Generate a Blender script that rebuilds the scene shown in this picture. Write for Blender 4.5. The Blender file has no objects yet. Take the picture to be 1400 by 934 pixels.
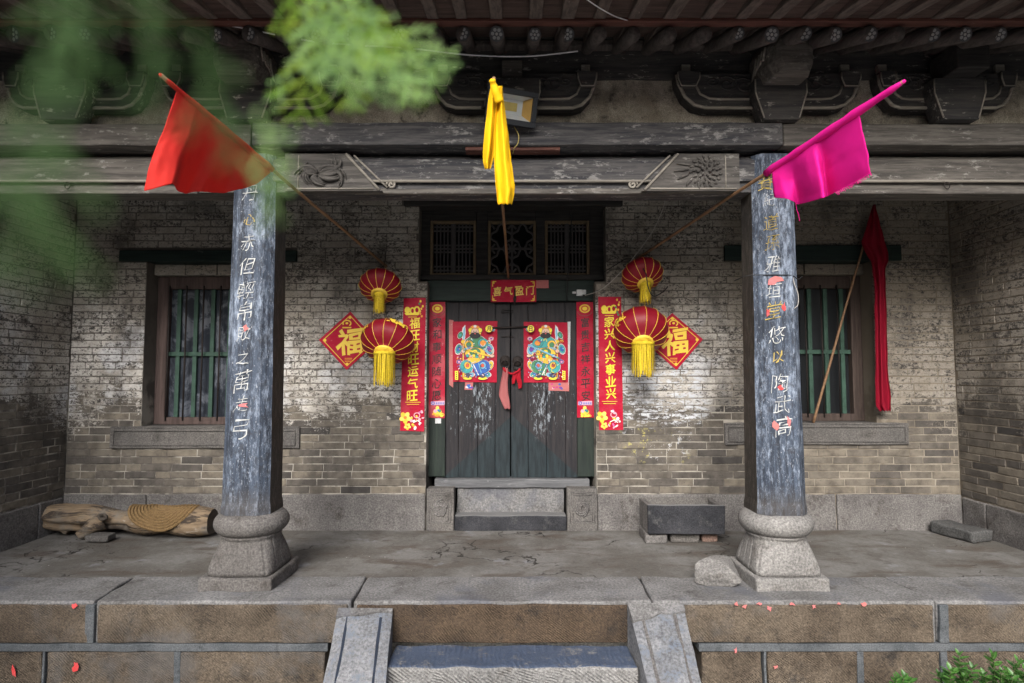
import bpy, bmesh, math, random
from mathutils import Vector, Matrix, noise
random.seed(7)
R = math.radians
S = bpy.context.scene
COL = S.collection

# ------------------------------------------------------------------ camera
FPX = 800.0; CX, CY = 700.0, 467.0; HC = 1.5
TILT = math.atan(48 / FPX)
cd = bpy.data.cameras.new('camera'); cam = bpy.data.objects.new('camera', cd); COL.objects.link(cam)
cam.location = (0, 0, HC); cam.rotation_euler = (R(90) + TILT, 0, 0)
cd.sensor_width = 36; cd.lens = 36 * FPX / 1400; cd.clip_start = 0.02; cd.clip_end = 500
cd.dof.use_dof = True; cd.dof.focus_distance = 4.7; cd.dof.aperture_fstop = 1.7
S.camera = cam
# ------------------------------------------------------------------ sky, sun, exposure
SUN_EL, SUN_AZ = R(34), R(192)          # azimuth of the sun seen from above, clockwise from +Y
w = bpy.data.worlds.new('World'); S.world = w; w.use_nodes = True
wn = w.node_tree.nodes; wl = w.node_tree.links; wn.clear()
sk = wn.new('ShaderNodeTexSky'); sk.sky_type = 'NISHITA'; sk.sun_disc = False
sk.sun_elevation = SUN_EL; sk.sun_rotation = SUN_AZ; sk.air_density = 1.0; sk.dust_density = 3.0
hs = wn.new('ShaderNodeHueSaturation'); hs.inputs['Saturation'].default_value = 0.62
bg = wn.new('ShaderNodeBackground'); bg.inputs[1].default_value = 0.13
wo = wn.new('ShaderNodeOutputWorld')
wl.new(sk.outputs[0], hs.inputs['Color']); wl.new(hs.outputs[0], bg.inputs[0]); wl.new(bg.outputs[0], wo.inputs[0])
sd = bpy.data.lights.new('sun', 'SUN'); sd.energy = 1.5; sd.angle = R(32); sd.color = (1, .975, .95)
so = bpy.data.objects.new('sun', sd); COL.objects.link(so)
sdir = Vector((math.sin(SUN_AZ) * math.cos(SUN_EL), math.cos(SUN_AZ) * math.cos(SUN_EL), math.sin(SUN_EL)))
so.rotation_euler = sdir.to_track_quat('Z', 'Y').to_euler(); so.location = sdir * 30
S.view_settings.view_transform = 'Standard'; S.view_settings.look = 'None'
S.cycles.max_bounces = 5; S.cycles.diffuse_bounces = 3; S.cycles.glossy_bounces = 2; S.cycles.transmission_bounces = 3; S.cycles.caustics_reflective = False; S.cycles.caustics_refractive = False
S.view_settings.exposure = 1.5; S.view_settings.gamma = 1.0; S.view_settings.use_curve_mapping = False

# ------------------------------------------------------------------ pixel -> place
def ray(px, py):
    u = (px - CX) / FPX; v = (CY - py) / FPX; c, s = math.cos(TILT), math.sin(TILT)
    return u, c - v * s, s + v * c
def at(px, py, Y):
    a, b, c = ray(px, py); k = Y / b
    return Vector((a * k, Y, HC + c * k))
def atz(px, py, z=0.0):
    a, b, c = ray(px, py); k = (z - HC) / c
    return Vector((a * k, b * k, z))
def rect(x0, y0, x1, y1, Y):
    a = at((x0), (y0 + y1) / 2, Y); b = at(x1, (y0 + y1) / 2, Y)
    return a.x, b.x, at(CX, y1, Y).z, at(CX, y0, Y).z     # x0,x1,z0,z1
def project(p):
    c, s = math.cos(TILT), math.sin(TILT)
    d = p.y * c + (p.z - HC) * s; v = -p.y * s + (p.z - HC) * c
    return CX + FPX * p.x / d, CY - FPX * v / d

# ------------------------------------------------------------------ materials
class G:
    def __init__(s, name):
        s.m = bpy.data.materials.new(name); s.m.use_nodes = True
        s.t = s.m.node_tree; s.t.nodes.clear()
        s.o = s.t.nodes.new('ShaderNodeOutputMaterial'); s.p = s.t.nodes.new('ShaderNodeBsdfPrincipled')
        s.t.links.new(s.p.outputs[0], s.o.inputs[0])
        s.geo = s.t.nodes.new('ShaderNodeNewGeometry'); s.pos = s.geo.outputs['Position']
        sp = s.t.nodes.new('ShaderNodeSeparateXYZ'); s.t.links.new(s.pos, sp.inputs[0])
        s.x, s.y, s.z = sp.outputs
    def put(s, sock, v):
        if hasattr(v, 'is_linked'): s.t.links.new(v, sock)
        elif isinstance(v, (tuple, list)):
            v = tuple(v)
            sock.default_value = v + (1,) if (len(v) == 3 and sock.type == 'RGBA') else v
        else: sock.default_value = v
    def map(s, sc=(1, 1, 1), rot=(0, 0, 0), vec=None):
        n = s.t.nodes.new('ShaderNodeMapping'); s.put(n.inputs[0], vec or s.pos)
        n.inputs['Scale'].default_value = sc; n.inputs['Rotation'].default_value = rot; return n.outputs[0]
    def noise(s, scale=5, detail=6, rough=.6, vec=None, dist=0.0):
        n = s.t.nodes.new('ShaderNodeTexNoise'); s.put(n.inputs['Vector'], vec or s.pos)
        n.inputs['Scale'].default_value = scale; n.inputs['Detail'].default_value = detail
        n.inputs['Roughness'].default_value = rough; n.inputs['Distortion'].default_value = dist
        return n.outputs[0]
    def vor(s, scale=5, vec=None, feature='F1'):
        n = s.t.nodes.new('ShaderNodeTexVoronoi'); s.put(n.inputs['Vector'], vec or s.pos)
        n.feature = feature; n.inputs['Scale'].default_value = scale; return n.outputs[0]
    def wave(s, scale=5, vec=None, dist=2, dscale=2, detail=2):
        n = s.t.nodes.new('ShaderNodeTexWave'); s.put(n.inputs['Vector'], vec or s.pos)
        n.inputs['Scale'].default_value = scale; n.inputs['Distortion'].default_value = dist
        n.inputs['Detail'].default_value = detail; n.inputs['Detail Scale'].default_value = dscale; return n.outputs[1]
    def ramp(s, f, stops):
        n = s.t.nodes.new('ShaderNodeValToRGB'); s.put(n.inputs[0], f); e = n.color_ramp.elements
        while len(e) < len(stops): e.new(.5)
        for i, (p, c) in enumerate(stops): e[i].position = p; e[i].color = (*c, 1)
        return n.outputs[0]
    def mr(s, v, a, b, c=0.0, d=1.0, smooth=True):
        n = s.t.nodes.new('ShaderNodeMapRange'); n.interpolation_type = 'SMOOTHSTEP' if smooth else 'LINEAR'
        s.put(n.inputs[0], v)
        for i, q in enumerate((a, b, c, d)): s.put(n.inputs[i + 1], q)
        return n.outputs[0]
    def ma(s, op, a, b=0.0, clamp=False):
        n = s.t.nodes.new('ShaderNodeMath'); n.operation = op; n.use_clamp = clamp
        s.put(n.inputs[0], a); s.put(n.inputs[1], b); return n.outputs[0]
    def mix(s, f, a, b, mode='MIX'):
        n = s.t.nodes.new('ShaderNodeMix'); n.data_type = 'RGBA'; n.blend_type = mode
        s.put(n.inputs[0], f); s.put(n.inputs[6], a); s.put(n.inputs[7], b); return n.outputs[2]
    def attr(s, name, typ='GEOMETRY', out=2):
        n = s.t.nodes.new('ShaderNodeAttribute'); n.attribute_name = name; n.attribute_type = typ; return n.outputs[out]
    def rnd(s):
        return s.t.nodes.new('ShaderNodeObjectInfo').outputs['Random']
    def bump(s, h, st=.5, d=.01):
        n = s.t.nodes.new('ShaderNodeBump'); n.inputs['Strength'].default_value = st; n.inputs['Distance'].default_value = d
        s.put(n.inputs['Height'], h); s.t.links.new(n.outputs[0], s.p.inputs['Normal'])
    def fin(s, col, rough=.85, spec=.3, metal=0.0):
        s.put(s.p.inputs['Base Color'], col); s.put(s.p.inputs['Roughness'], rough)
        s.put(s.p.inputs['Specular IOR Level'], spec); s.put(s.p.inputs['Metallic'], metal); return s.m
    def band(s, v, a, b, soft):      # 1 inside a..b
        return s.ma('MULTIPLY', s.mr(v, a - soft, a + soft), s.mr(v, b - soft, b + soft, 1.0, 0.0))

def m_wall(name, mode):
    g = G(name)
    r = g.rnd() if mode == 'obj' else g.attr('rnd')
    n2 = g.noise(9, 5, .6); nf = g.noise(60, 4, .6); nl = g.noise(.9, 3, .5)
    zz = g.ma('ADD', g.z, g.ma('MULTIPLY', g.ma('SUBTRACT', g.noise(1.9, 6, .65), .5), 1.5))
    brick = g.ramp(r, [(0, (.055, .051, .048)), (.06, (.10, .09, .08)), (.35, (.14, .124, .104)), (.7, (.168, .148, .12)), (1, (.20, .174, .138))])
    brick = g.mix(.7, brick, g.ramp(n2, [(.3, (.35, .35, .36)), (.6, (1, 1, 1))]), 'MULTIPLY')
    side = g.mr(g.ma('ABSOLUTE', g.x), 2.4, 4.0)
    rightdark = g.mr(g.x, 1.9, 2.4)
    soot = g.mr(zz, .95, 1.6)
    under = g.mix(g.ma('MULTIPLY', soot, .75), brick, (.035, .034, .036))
    # coverage of old limewash
    heavy = g.band(zz, 1.15, 2.05, .3)
    heavy = g.ma('MULTIPLY', heavy, g.mr(rightdark, 0, 1, 1, .35))
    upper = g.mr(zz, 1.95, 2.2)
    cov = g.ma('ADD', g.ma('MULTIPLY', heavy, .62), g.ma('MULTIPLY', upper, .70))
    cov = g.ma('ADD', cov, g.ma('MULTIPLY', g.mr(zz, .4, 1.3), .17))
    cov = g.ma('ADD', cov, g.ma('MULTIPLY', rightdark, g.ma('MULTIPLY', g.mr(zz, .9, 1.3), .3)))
    cov = g.ma('MINIMUM', cov, .68)
    ch = g.ma('ADD', g.ma('MULTIPLY', g.noise(17, 9, .8, g.map((1, 1, 1.7)), .4), .58), g.ma('MULTIPLY', g.noise(48, 6, .8, g.map((1, 1, 1.4))), .42))
    thr = g.ma('SUBTRACT', .70, g.ma('MULTIPLY', cov, .345))
    thr = g.ma('ADD', thr, g.ma('MULTIPLY', g.ma('SUBTRACT', r, .5), .06))
    mask = g.mr(ch, g.ma('SUBTRACT', thr, .03), g.ma('ADD', thr, .03))
    wash = g.mix(g.mr(g.noise(3.5, 6, .65), .35, .65), (.64, .61, .56), (.36, .33, .285))
    cool = g.ma('MULTIPLY', heavy, g.mr(g.noise(2.2, 4), .45, .6))
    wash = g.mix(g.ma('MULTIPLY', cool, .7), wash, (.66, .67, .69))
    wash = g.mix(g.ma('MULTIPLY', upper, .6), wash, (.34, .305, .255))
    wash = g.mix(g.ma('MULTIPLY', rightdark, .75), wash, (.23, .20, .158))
    wash = g.mix(.5, wash, g.ramp(nf, [(.3, (.55, .55, .55)), (.6, (1, 1, 1))]), 'MULTIPLY')
    wash = g.mix(.35, wash, g.ramp(r, [(0, (.6, .58, .55)), (1, (1, 1, 1))]), 'MULTIPLY')
    col = g.mix(mask, under, wash)
    # white remains of pasted paper right of the door, and a few yellow ones
    pz = g.ma('MULTIPLY', g.band(g.x, .92, 1.98, .12), g.band(g.z, .98, 1.66, .14))
    pw = g.mr(g.ma('ADD', g.noise(10, 9, .8, g.map((1, 1, 2.4)), .4), g.ma('MULTIPLY', pz, .13)), .63, .67)
    col = g.mix(g.ma('MULTIPLY', pw, pz), col, (.55, .57, .60))
    yz = g.ma('MULTIPLY', g.band(g.x, 1.1, 1.75, .1), g.band(g.z, .66, .98, .05))
    yw = g.mr(g.noise(14, 7, .75), .56, .62)
    col = g.mix(g.ma('MULTIPLY', yw, yz), col, g.mix(g.mr(g.noise(4, 2), .47, .53), (.55, .57, .60), (.38, .34, .12)))
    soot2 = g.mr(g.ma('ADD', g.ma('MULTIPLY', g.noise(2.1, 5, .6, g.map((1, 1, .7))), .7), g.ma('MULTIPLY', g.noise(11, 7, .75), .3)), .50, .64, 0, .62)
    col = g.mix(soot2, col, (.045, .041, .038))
    chip = g.mr(g.noise(26, 7, .8, g.map((1, 1, 1.6))), .60, .645, 0, .75)
    col = g.mix(chip, col, (.035, .032, .03))
    h = g.ma('ADD', g.ma('MULTIPLY', mask, .5), g.ma('MULTIPLY', nf, .5))
    g.bump(h, .7, .006)
    return g.fin(col, .92, .2)

def m_mortar():
    g = G('lime_mortar')
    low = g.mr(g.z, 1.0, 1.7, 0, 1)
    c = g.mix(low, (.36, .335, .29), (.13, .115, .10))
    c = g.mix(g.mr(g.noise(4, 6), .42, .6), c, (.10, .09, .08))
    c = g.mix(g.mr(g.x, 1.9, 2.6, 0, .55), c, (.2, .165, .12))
    g.bump(g.noise(90, 3), .5, .004)
    return g.fin(c, .95, .1)

def m_stone(name, a, b, dark, groove=0, ang=40, scale=1.0, bstr=.6, specks=True, stain=None, blue=None):
    g = G(name)
    n = g.noise(2.3 * scale, 7, .65); f = g.noise(70 * scale, 4, .7)
    c = g.mix(g.mr(n, .33, .66), a, b)
    c = g.mix(g.mr(g.noise(5 * scale, 8, .7), .52, .72), c, dark)
    if specks: c = g.mix(.75, c, g.ramp(f, [(.32, (.3, .3, .31)), (.5, (.85, .85, .85)), (.68, (1.5, 1.5, 1.5))]), 'MULTIPLY')
    h = g.ma('MULTIPLY', f, .8)
    if groove:
        wm = g.mr(g.noise(2.6, 4, .6), .44, .56)
        wa = g.wave(groove, g.map((1, 1, 1), (0, R(ang), 0)), 2.2, 1.5, 3); wb = g.wave(groove * 1.13, g.map((1, 1, 1), (0, R(ang * 1.35), 0)), 2.2, 1.5, 3)
        wv = g.mix(wm, wa, wb)
        wv = g.mix(g.mr(g.noise(6, 6, .7), .38, .6, .25, .9), wv, g.noise(38, 5, .75))
        c = g.mix(.5, c, g.ramp(wv, [(.1, (.45, .44, .43)), (.5, (1, 1, 1)), (.95, (1.3, 1.26, 1.2))]), 'MULTIPLY')
        h = g.ma('ADD', h, g.ma('MULTIPLY', wv, 1.3))
    if stain: c = g.mix(g.mr(g.noise(1.7, 6, .65), .5, .66, 0, .6), c, stain)
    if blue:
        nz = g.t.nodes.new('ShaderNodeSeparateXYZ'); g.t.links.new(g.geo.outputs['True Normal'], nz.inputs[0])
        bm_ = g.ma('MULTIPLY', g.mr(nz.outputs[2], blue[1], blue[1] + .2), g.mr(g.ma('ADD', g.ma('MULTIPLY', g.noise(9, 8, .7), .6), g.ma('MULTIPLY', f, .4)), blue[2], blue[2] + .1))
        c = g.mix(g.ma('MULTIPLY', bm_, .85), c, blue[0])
    g.bump(h, bstr, .008)
    return g.fin(c, .88, .25)

def m_wood(name, a, b, worn, axis='x', wear=.5, rough=.8, extra=None):
    g = G(name)
    sc = {'x': (1.2, 16, 16), 'y': (16, 1.2, 16), 'z': (16, 16, 1.2)}[axis]
    n = g.noise(2.0, 8, .7, g.map(sc), .3)
    c = g.mix(g.mr(n, .35, .65), a, b)
    sc2 = {'x': (2, 6, 6), 'y': (6, 2, 6), 'z': (6, 6, 2)}[axis]
    wv = g.noise(2.6, 9, .74, g.map(sc2), .2)
    wm = g.mr(g.ma('ADD', g.ma('MULTIPLY', wv, .6), g.ma('MULTIPLY', g.noise(34, 5, .75, g.map({'x': (.4, 1, 1), 'y': (1, .4, 1), 'z': (1, 1, .4)}[axis])), .4)), .66 - wear * .22, .73 - wear * .22)
    wm = g.ma('MULTIPLY', wm, g.mr(g.noise(1.4, 4), .36, .56))
    c = g.mix(wm, c, worn)
    if extra: c = extra(g, c)
    g.bump(g.ma('ADD', n, g.ma('MULTIPLY', g.noise(50, 3), .3)), .6, .006)
    return g.fin(c, rough, .3)

def m_plain(name, col, rough=.7, spec=.3, metal=0, var=.35, scale=18, bump=0.0):
    g = G(name); n = g.noise(scale, 6, .65)
    c = g.mix(var, col, g.ramp(n, [(.3, (.45, .45, .45)), (.55, (1, 1, 1)), (.75, (1.25, 1.25, 1.25))]), 'MULTIPLY')
    if bump: g.bump(n, bump, .006)
    return g.fin(c, rough, spec, metal)

def m_cloth(name, col, trans=.3, weave=True):
    g = G(name)
    c = g.mix(.3, col, g.ramp(g.noise(6, 4), [(.3, (.7, .7, .7)), (.7, (1.1, 1.1, 1.1))]), 'MULTIPLY')
    g.fin(c, .75, .25)
    tr = g.t.nodes.new('ShaderNodeBsdfTranslucent'); g.put(tr.inputs[0], c)
    mx = g.t.nodes.new('ShaderNodeMixShader'); mx.inputs[0].default_value = trans
    g.t.links.new(g.p.outputs[0], mx.inputs[1]); g.t.links.new(tr.outputs[0], mx.inputs[2]); g.t.links.new(mx.outputs[0], g.o.inputs[0])
    g.bump(g.noise(14, 3), .25, .01)
    return g.m

def m_leaf(name, a, b, trans=.35, rough=.5):
    g = G(name); c = g.mix(g.mr(g.noise(25, 3), .35, .65), a, b); g.fin(c, rough, .4)
    tr = g.t.nodes.new('ShaderNodeBsdfTranslucent'); g.put(tr.inputs[0], c)
    mx = g.t.nodes.new('ShaderNodeMixShader'); mx.inputs[0].default_value = trans
    g.t.links.new(g.p.outputs[0], mx.inputs[1]); g.t.links.new(tr.outputs[0], mx.inputs[2]); g.t.links.new(mx.outputs[0], g.o.inputs[0])
    return g.m

def m_column():
    g = G('faded_blue_column_paint')
    st = g.noise(3.0, 9, .76, g.map((9, 9, .5)), .4)
    fine = g.noise(34, 8, .82, g.map((1, 1, .28)))
    big = g.noise(1.5, 4, .55, g.map((1, 1, .8)))
    c = g.mix(g.mr(st, .36, .62), (.012, .016, .025), (.052, .070, .102))
    c = g.mix(g.mr(g.ma('ADD', fine, g.ma('MULTIPLY', big, .6)), .77, 1.02), c, (.265, .315, .395))
    c = g.mix(g.ma('MULTIPLY', g.mr(g.noise(85, 6, .8, g.map((1, 1, .4))), .585, .65), .7), c, (.46, .48, .52))
    # dark brown tone on the faces turned sideways
    inner = g.mr(g.ma('ABSOLUTE', g.x), 1.93, 1.86)
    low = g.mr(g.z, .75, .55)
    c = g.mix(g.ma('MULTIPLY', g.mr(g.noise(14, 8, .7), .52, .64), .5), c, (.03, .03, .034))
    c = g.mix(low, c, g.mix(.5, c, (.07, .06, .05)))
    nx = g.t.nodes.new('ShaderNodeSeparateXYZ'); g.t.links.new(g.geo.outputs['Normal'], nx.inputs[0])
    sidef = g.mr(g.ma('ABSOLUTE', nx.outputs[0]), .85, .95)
    side_brown = g.mix(g.mr(fine, .45, .66), (.030, .026, .022), (.085, .075, .062))
    c = g.mix(sidef, c, side_brown)
    g.bump(g.ma('ADD', st, g.ma('MULTIPLY', fine, .6)), .7, .008)
    return g.fin(c, .7, .35)

def m_floor():
    g = G('trodden_earth_floor')
    n = g.noise(1.6, 8, .62); f = g.noise(45, 5, .7)
    c = g.mix(g.mr(n, .38, .62), (.105, .098, .088), (.165, .16, .152))
    c = g.mix(g.mr(g.noise(2.4, 7, .66, g.map((.6, 1.6, 1)), .4), .50, .66), c, (.088, .074, .062))
    c = g.mix(g.mr(g.noise(3.2, 6), .6, .72), c, (.21, .215, .225))
    c = g.mix(.5, c, g.ramp(f, [(.3, (.55, .55, .55)), (.6, (1.1, 1.1, 1.1))]), 'MULTIPLY')
    v = g.t.nodes.new('ShaderNodeTexVoronoi'); v.feature = 'DISTANCE_TO_EDGE'; v.inputs['Scale'].default_value = .8
    wp = g.t.nodes.new('ShaderNodeVectorMath'); wp.operation = 'ADD'; nz = g.t.nodes.new('ShaderNodeTexNoise'); nz.inputs['Scale'].default_value = 3; nz.inputs['Detail'].default_value = 6; g.t.links.new(g.pos, nz.inputs['Vector'])
    g.t.links.new(g.pos, wp.inputs[0]); g.t.links.new(nz.outputs[1], wp.inputs[1]); g.t.links.new(wp.outputs[0], v.inputs['Vector'])
    crack = g.ma('MULTIPLY', g.mr(v.outputs[0], .012, .002), g.mr(g.noise(1.3, 3), .48, .56))
    c = g.mix(crack, c, (.03, .027, .024))
    c = g.mix(g.mr(g.noise(5, 8, .72), .54, .68, 0, .6), c, (.06, .052, .046))
    c = g.mix(g.mr(g.noise(120, 3, .6), .66, .72, 0, .6), c, (.28, .275, .265))
    g.bump(g.ma('ADD', g.ma('SUBTRACT', g.ma('MULTIPLY', f, .5), crack), g.noise(7, 6)), .7, .014)
    return g.fin(c, .85, .25)

def m_print():
    g = G('printed_colours'); return g.fin(g.attr('col', out=0), .55, .35)

def m_redpaper(name, col=(.38, .002, .026), fade=.12):
    g = G(name); n = g.noise(7, 5, .6)
    c = g.mix(g.mr(n, .42, .66, 0, fade), col, (.55, .16, .17))
    c = g.mix(g.mr(g.noise(30, 4), .66, .72, 0, fade), c, (.6, .4, .4))
    g.bump(g.noise(16, 4, .6, g.map((.6, 1, 2))), .5, .012)
    return g.fin(c, .6, .2)

MAT = {}
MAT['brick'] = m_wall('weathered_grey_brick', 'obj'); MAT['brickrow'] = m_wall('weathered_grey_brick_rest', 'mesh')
MAT['mortar'] = m_mortar()
MAT['granite'] = m_stone('pitted_granite', (.11, .103, .10), (.175, .166, .158), (.075, .066, .06), 0, bstr=1.0)
MAT['coping'] = m_stone('worn_coping_stone', (.13, .126, .122), (.20, .197, .195), (.085, .08, .076), 0, scale=.9, bstr=.7, stain=(.10, .105, .125))
MAT['block'] = m_stone('chiselled_brown_sandstone', (.078, .06, .044), (.14, .112, .083), (.036, .032, .029), 21, 42, bstr=.9, stain=(.115, .11, .105))
MAT['block_dark'] = m_stone('chiselled_dark_sandstone', (.055, .040, .029), (.10, .070, .046), (.028, .025, .023), 21, 40, bstr=.9)
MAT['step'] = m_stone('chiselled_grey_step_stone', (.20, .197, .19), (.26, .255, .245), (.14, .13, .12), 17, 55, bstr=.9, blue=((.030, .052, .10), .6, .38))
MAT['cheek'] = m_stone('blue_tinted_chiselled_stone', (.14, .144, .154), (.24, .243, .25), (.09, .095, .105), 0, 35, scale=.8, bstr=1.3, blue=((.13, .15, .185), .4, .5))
MAT['pale'] = m_stone('pale_granite', (.17, .163, .155), (.24, .232, .22), (.12, .11, .10), 0, bstr=1.0)
MAT['pale2'] = m_stone('brownish_base_granite', (.115, .107, .10), (.165, .155, .147), (.08, .072, .066), 0, bstr=1.0)
MAT['carved'] = m_stone('carved_dark_stone', (.10, .095, .09), (.15, .14, .13), (.07, .065, .06), 0, bstr=.9)
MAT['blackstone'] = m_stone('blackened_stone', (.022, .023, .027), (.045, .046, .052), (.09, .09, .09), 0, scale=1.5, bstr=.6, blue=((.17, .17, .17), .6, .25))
MAT['cement'] = m_stone('grey_cement_pointing', (.07, .078, .085), (.11, .118, .125), (.045, .05, .055), 0, scale=2, bstr=.3)
MAT['plaster'] = m_stone('crumbling_frieze_plaster', (.30, .265, .21), (.50, .45, .37), (.05, .043, .038), 0, scale=2.2, bstr=1.0, stain=(.07, .062, .055))
MAT['slabdark'] = m_stone('dark_slab', (.05, .05, .05), (.09, .09, .088), (.03, .03, .03), 0)
MAT['floor'] = m_floor(); MAT['inlay'] = m_plain('dark_incised_border', (.025, .032, .048), .8, .2, 0, .5)
MAT['brickplain'] = m_stone('plain_grey_brick_mass', (.10, .095, .088), (.15, .14, .13), (.07, .065, .06), 0)
MAT['rooftile'] = m_stone('grey_roof_tile', (.06, .06, .06), (.09, .09, .088), (.04, .04, .04), 0)
MAT['ground'] = m_stone('courtyard_paving', (.40, .385, .355), (.47, .455, .42), (.30, .285, .26), 0, bstr=.5)
MAT['beam'] = m_wood('weathered_painted_beam', (.026, .027, .032), (.085, .081, .08), (.21, .205, .197), 'x', .62)
MAT['beam_grey'] = m_wood('bare_grey_beam', (.055, .050, .045), (.135, .123, .108), (.27, .258, .238), 'x', .5)
MAT['beam_dark'] = m_wood('sooty_dark_timber', (.014, .013, .013), (.032, .03, .028), (.12, .11, .10), 'x', .25)
MAT['carving'] = m_wood('eroded_carved_timber', (.042, .039, .036), (.105, .097, .088), (.25, .24, .22), 'x', .5)
MAT['bracket'] = m_wood('bracket_timber', (.026, .026, .028), (.06, .056, .052), (.36, .34, .30), 'x', .5)
MAT['rim'] = m_wood('bracket_rim_timber', (.18, .165, .14), (.30, .275, .235), (.45, .42, .37), 'x', .45)
MAT['rafter'] = m_wood('old_rafter_timber', (.04, .034, .032), (.085, .072, .065), (.2, .17, .15), 'y', .3)
MAT['fly'] = m_wood('reddish_flying_rafter_timber', (.065, .052, .046), (.14, .112, .098), (.24, .2, .17), 'y', .4)
MAT['boards'] = m_wood('reddish_roof_boards', (.042, .028, .024), (.085, .057, .048), (.14, .11, .09), 'x', .35)
MAT['redboard'] = m_wood('rust_red_edge_board', (.065, .026, .020), (.11, .045, .034), (.17, .12, .1), 'x', .4)
MAT['door'] = None
def door_extra(g, c):
    edge = g.ma('ADD', .55, g.ma('MULTIPLY', g.ma('ABSOLUTE', g.ma('ADD', g.x, .0)), -.9))
    tri = g.mr(g.ma('SUBTRACT', g.z, g.ma('ADD', edge, .55)), .004, -.004)
    teal = g.mix(g.mr(g.noise(3, 7, .7, g.map((8, 8, 1))), .4, .62), (.008, .013, .016), (.018, .029, .034))
    c = g.mix(tri, c, teal)
    wz = g.band(g.z, .92, 1.42, .12)
    wx = g.band(g.ma('ABSOLUTE', g.x), .18, .66, .05)
    pw = g.mr(g.ma('ADD', g.noise(24, 8, .78, g.map((1.6, 1, .45)), .3), g.ma('MULTIPLY', g.band(g.ma('ABSOLUTE', g.x), .22, .40, .02), .06)), .58, .63)
    c = g.mix(g.ma('MULTIPLY', pw, g.ma('MULTIPLY', wz, wx)), c, (.24, .27, .30))
    return c
MAT['door'] = m_wood('dark_door_planks', (.010, .010, .013), (.028, .024, .025), (.08, .08, .09), 'z', .3, .6, door_extra)
MAT['green'] = m_wood('dark_green_paint', (.008, .016, .014), (.016, .030, .025), (.22, .23, .2), 'x', .22, .6)
MAT['greenpost'] = m_wood('green_door_post', (.010, .016, .014), (.020, .030, .023), (.10, .11, .10), 'z', .25, .6)
MAT['greenbar'] = m_plain('green_window_bar_paint', (.04, .085, .062), .6, var=.7, scale=10)
MAT['iron'] = m_plain('rusty_iron', (.028, .022, .02), .7, .4, .3, .5)
MAT['winframe'] = m_wood('brown_window_frame', (.055, .038, .034), (.10, .07, .062), (.4, .36, .34), 'z', .15)
MAT['winframe_dark'] = m_wood('dark_brown_window_frame', (.04, .028, .024), (.075, .055, .046), (.2, .17, .15), 'z', .15)
MAT['lattice'] = m_plain('dark_lattice_wood', (.06, .056, .056), .7, var=.5)
MAT['goldframe'] = m_plain('ochre_lattice_frame', (.13, .095, .055), .7, var=.5)
MAT['greywood'] = m_wood('bleached_threshold_wood', (.085, .087, .092), (.145, .147, .152), (.26, .26, .27), 'x', .35)
MAT['void'] = m_plain('unlit_room_darkness', (.02, .02, .02), .9, .1)  # near-black colour stands in for the darkness of the rooms
MAT['column'] = m_column()
MAT['redpaper'] = m_redpaper('red_paper'); MAT['redpaper_old'] = m_redpaper('faded_red_paper', (.38, .010, .035), .45)
MAT['scrap'] = m_redpaper('torn_red_paper', (.55, .05, .05), .4); MAT['scrap_pink'] = m_redpaper('faded_pink_paper', (.45, .15, .14), .7)
MAT['gold'] = m_plain('gold_print', (.80, .55, .06), .4, .5, 0, .15)
MAT['yellow_ink'] = m_plain('yellow_print', (.82, .66, .04), .5, .4, 0, .1)
MAT['ink'] = m_plain('black_ink', (.012, .01, .01), .5, .4, 0, .1)
MAT['chalk'] = m_plain('white_incised_lettering', (.50, .51, .50), .8, .2, 0, 1.0, 26)
MAT['ochre_letter'] = m_plain('ochre_incised_lettering', (.42, .32, .10), .8, .2, 0, .8, 40)
MAT['print'] = m_print()
MAT['silk'] = m_plain('red_lantern_silk', (.20, .004, .014), .5, .3, 0, .2)
MAT['tassel'] = m_plain('yellow_tassel_thread', (.62, .45, .025), .7, .2, 0, .7, 70)
MAT['red_flag'] = m_cloth('red_flag_cloth', (.62, .030, .022), .35)
MAT['pink_flag'] = m_cloth('magenta_flag_cloth', (.86, .014, .34), .42)
MAT['yellow_flag'] = m_cloth('yellow_flag_cloth', (.88, .52, .004), .25)
MAT['dark_flag'] = m_cloth('deep_red_flag_cloth', (.24, .002, .018), .2)
MAT['bamboo'] = m_wood('brown_cane_pole', (.15, .085, .045), (.24, .14, .075), (.36, .26, .16), 'y', .3, .6)
def log_extra(g, c):
    c = g.mix(g.mr(g.noise(1, 6, .7, g.map((2.2, 14, 14)), .8), .47, .58), c, (.045, .034, .026))
    return g.mix(g.mr(g.noise(3, 5), .5, .66), c, (.17, .15, .125))
MAT['log'] = m_wood('weathered_log', (.15, .108, .07), (.25, .185, .118), (.34, .31, .26), 'x', .5, .85, log_extra)
MAT['logdark'] = m_wood('dark_log_end', (.05, .042, .035), (.09, .075, .06), (.14, .12, .1), 'y', .2)
MAT['straw'] = m_plain('braided_straw', (.19, .122, .055), .8, .25, 0, .6, 60, .8)
MAT['black'] = m_plain('black_lamp_housing', (.010, .012, .016), .45, .4, 0, .2)
MAT['reflect'] = m_plain('lamp_reflector', (.5, .53, .54), .3, .5, .2, .1)
MAT['amber'] = m_plain('amber_reflection_side', (.45, .28, .08), .4, .4, 0, .2)
MAT['wirewhite'] = m_plain('white_wire', (.6, .6, .62), .5); MAT['wiregrey'] = m_plain('grey_cord', (.36, .34, .31), .6)
MAT['wireblack'] = m_plain('black_wire', (.015, .015, .015), .5); MAT['wireyellow'] = m_plain('yellow_wire', (.4, .32, .1), .5)
MAT['whitebox'] = m_plain('white_junction_box', (.55, .56, .57), .5)
MAT['needle'] = m_leaf('cypress_foliage', (.13, .27, .02), (.28, .40, .04), .5, .8)
MAT['needle_dark'] = m_leaf('dark_cypress_foliage', (.030, .07, .018), (.05, .105, .028), .35, .9)
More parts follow.
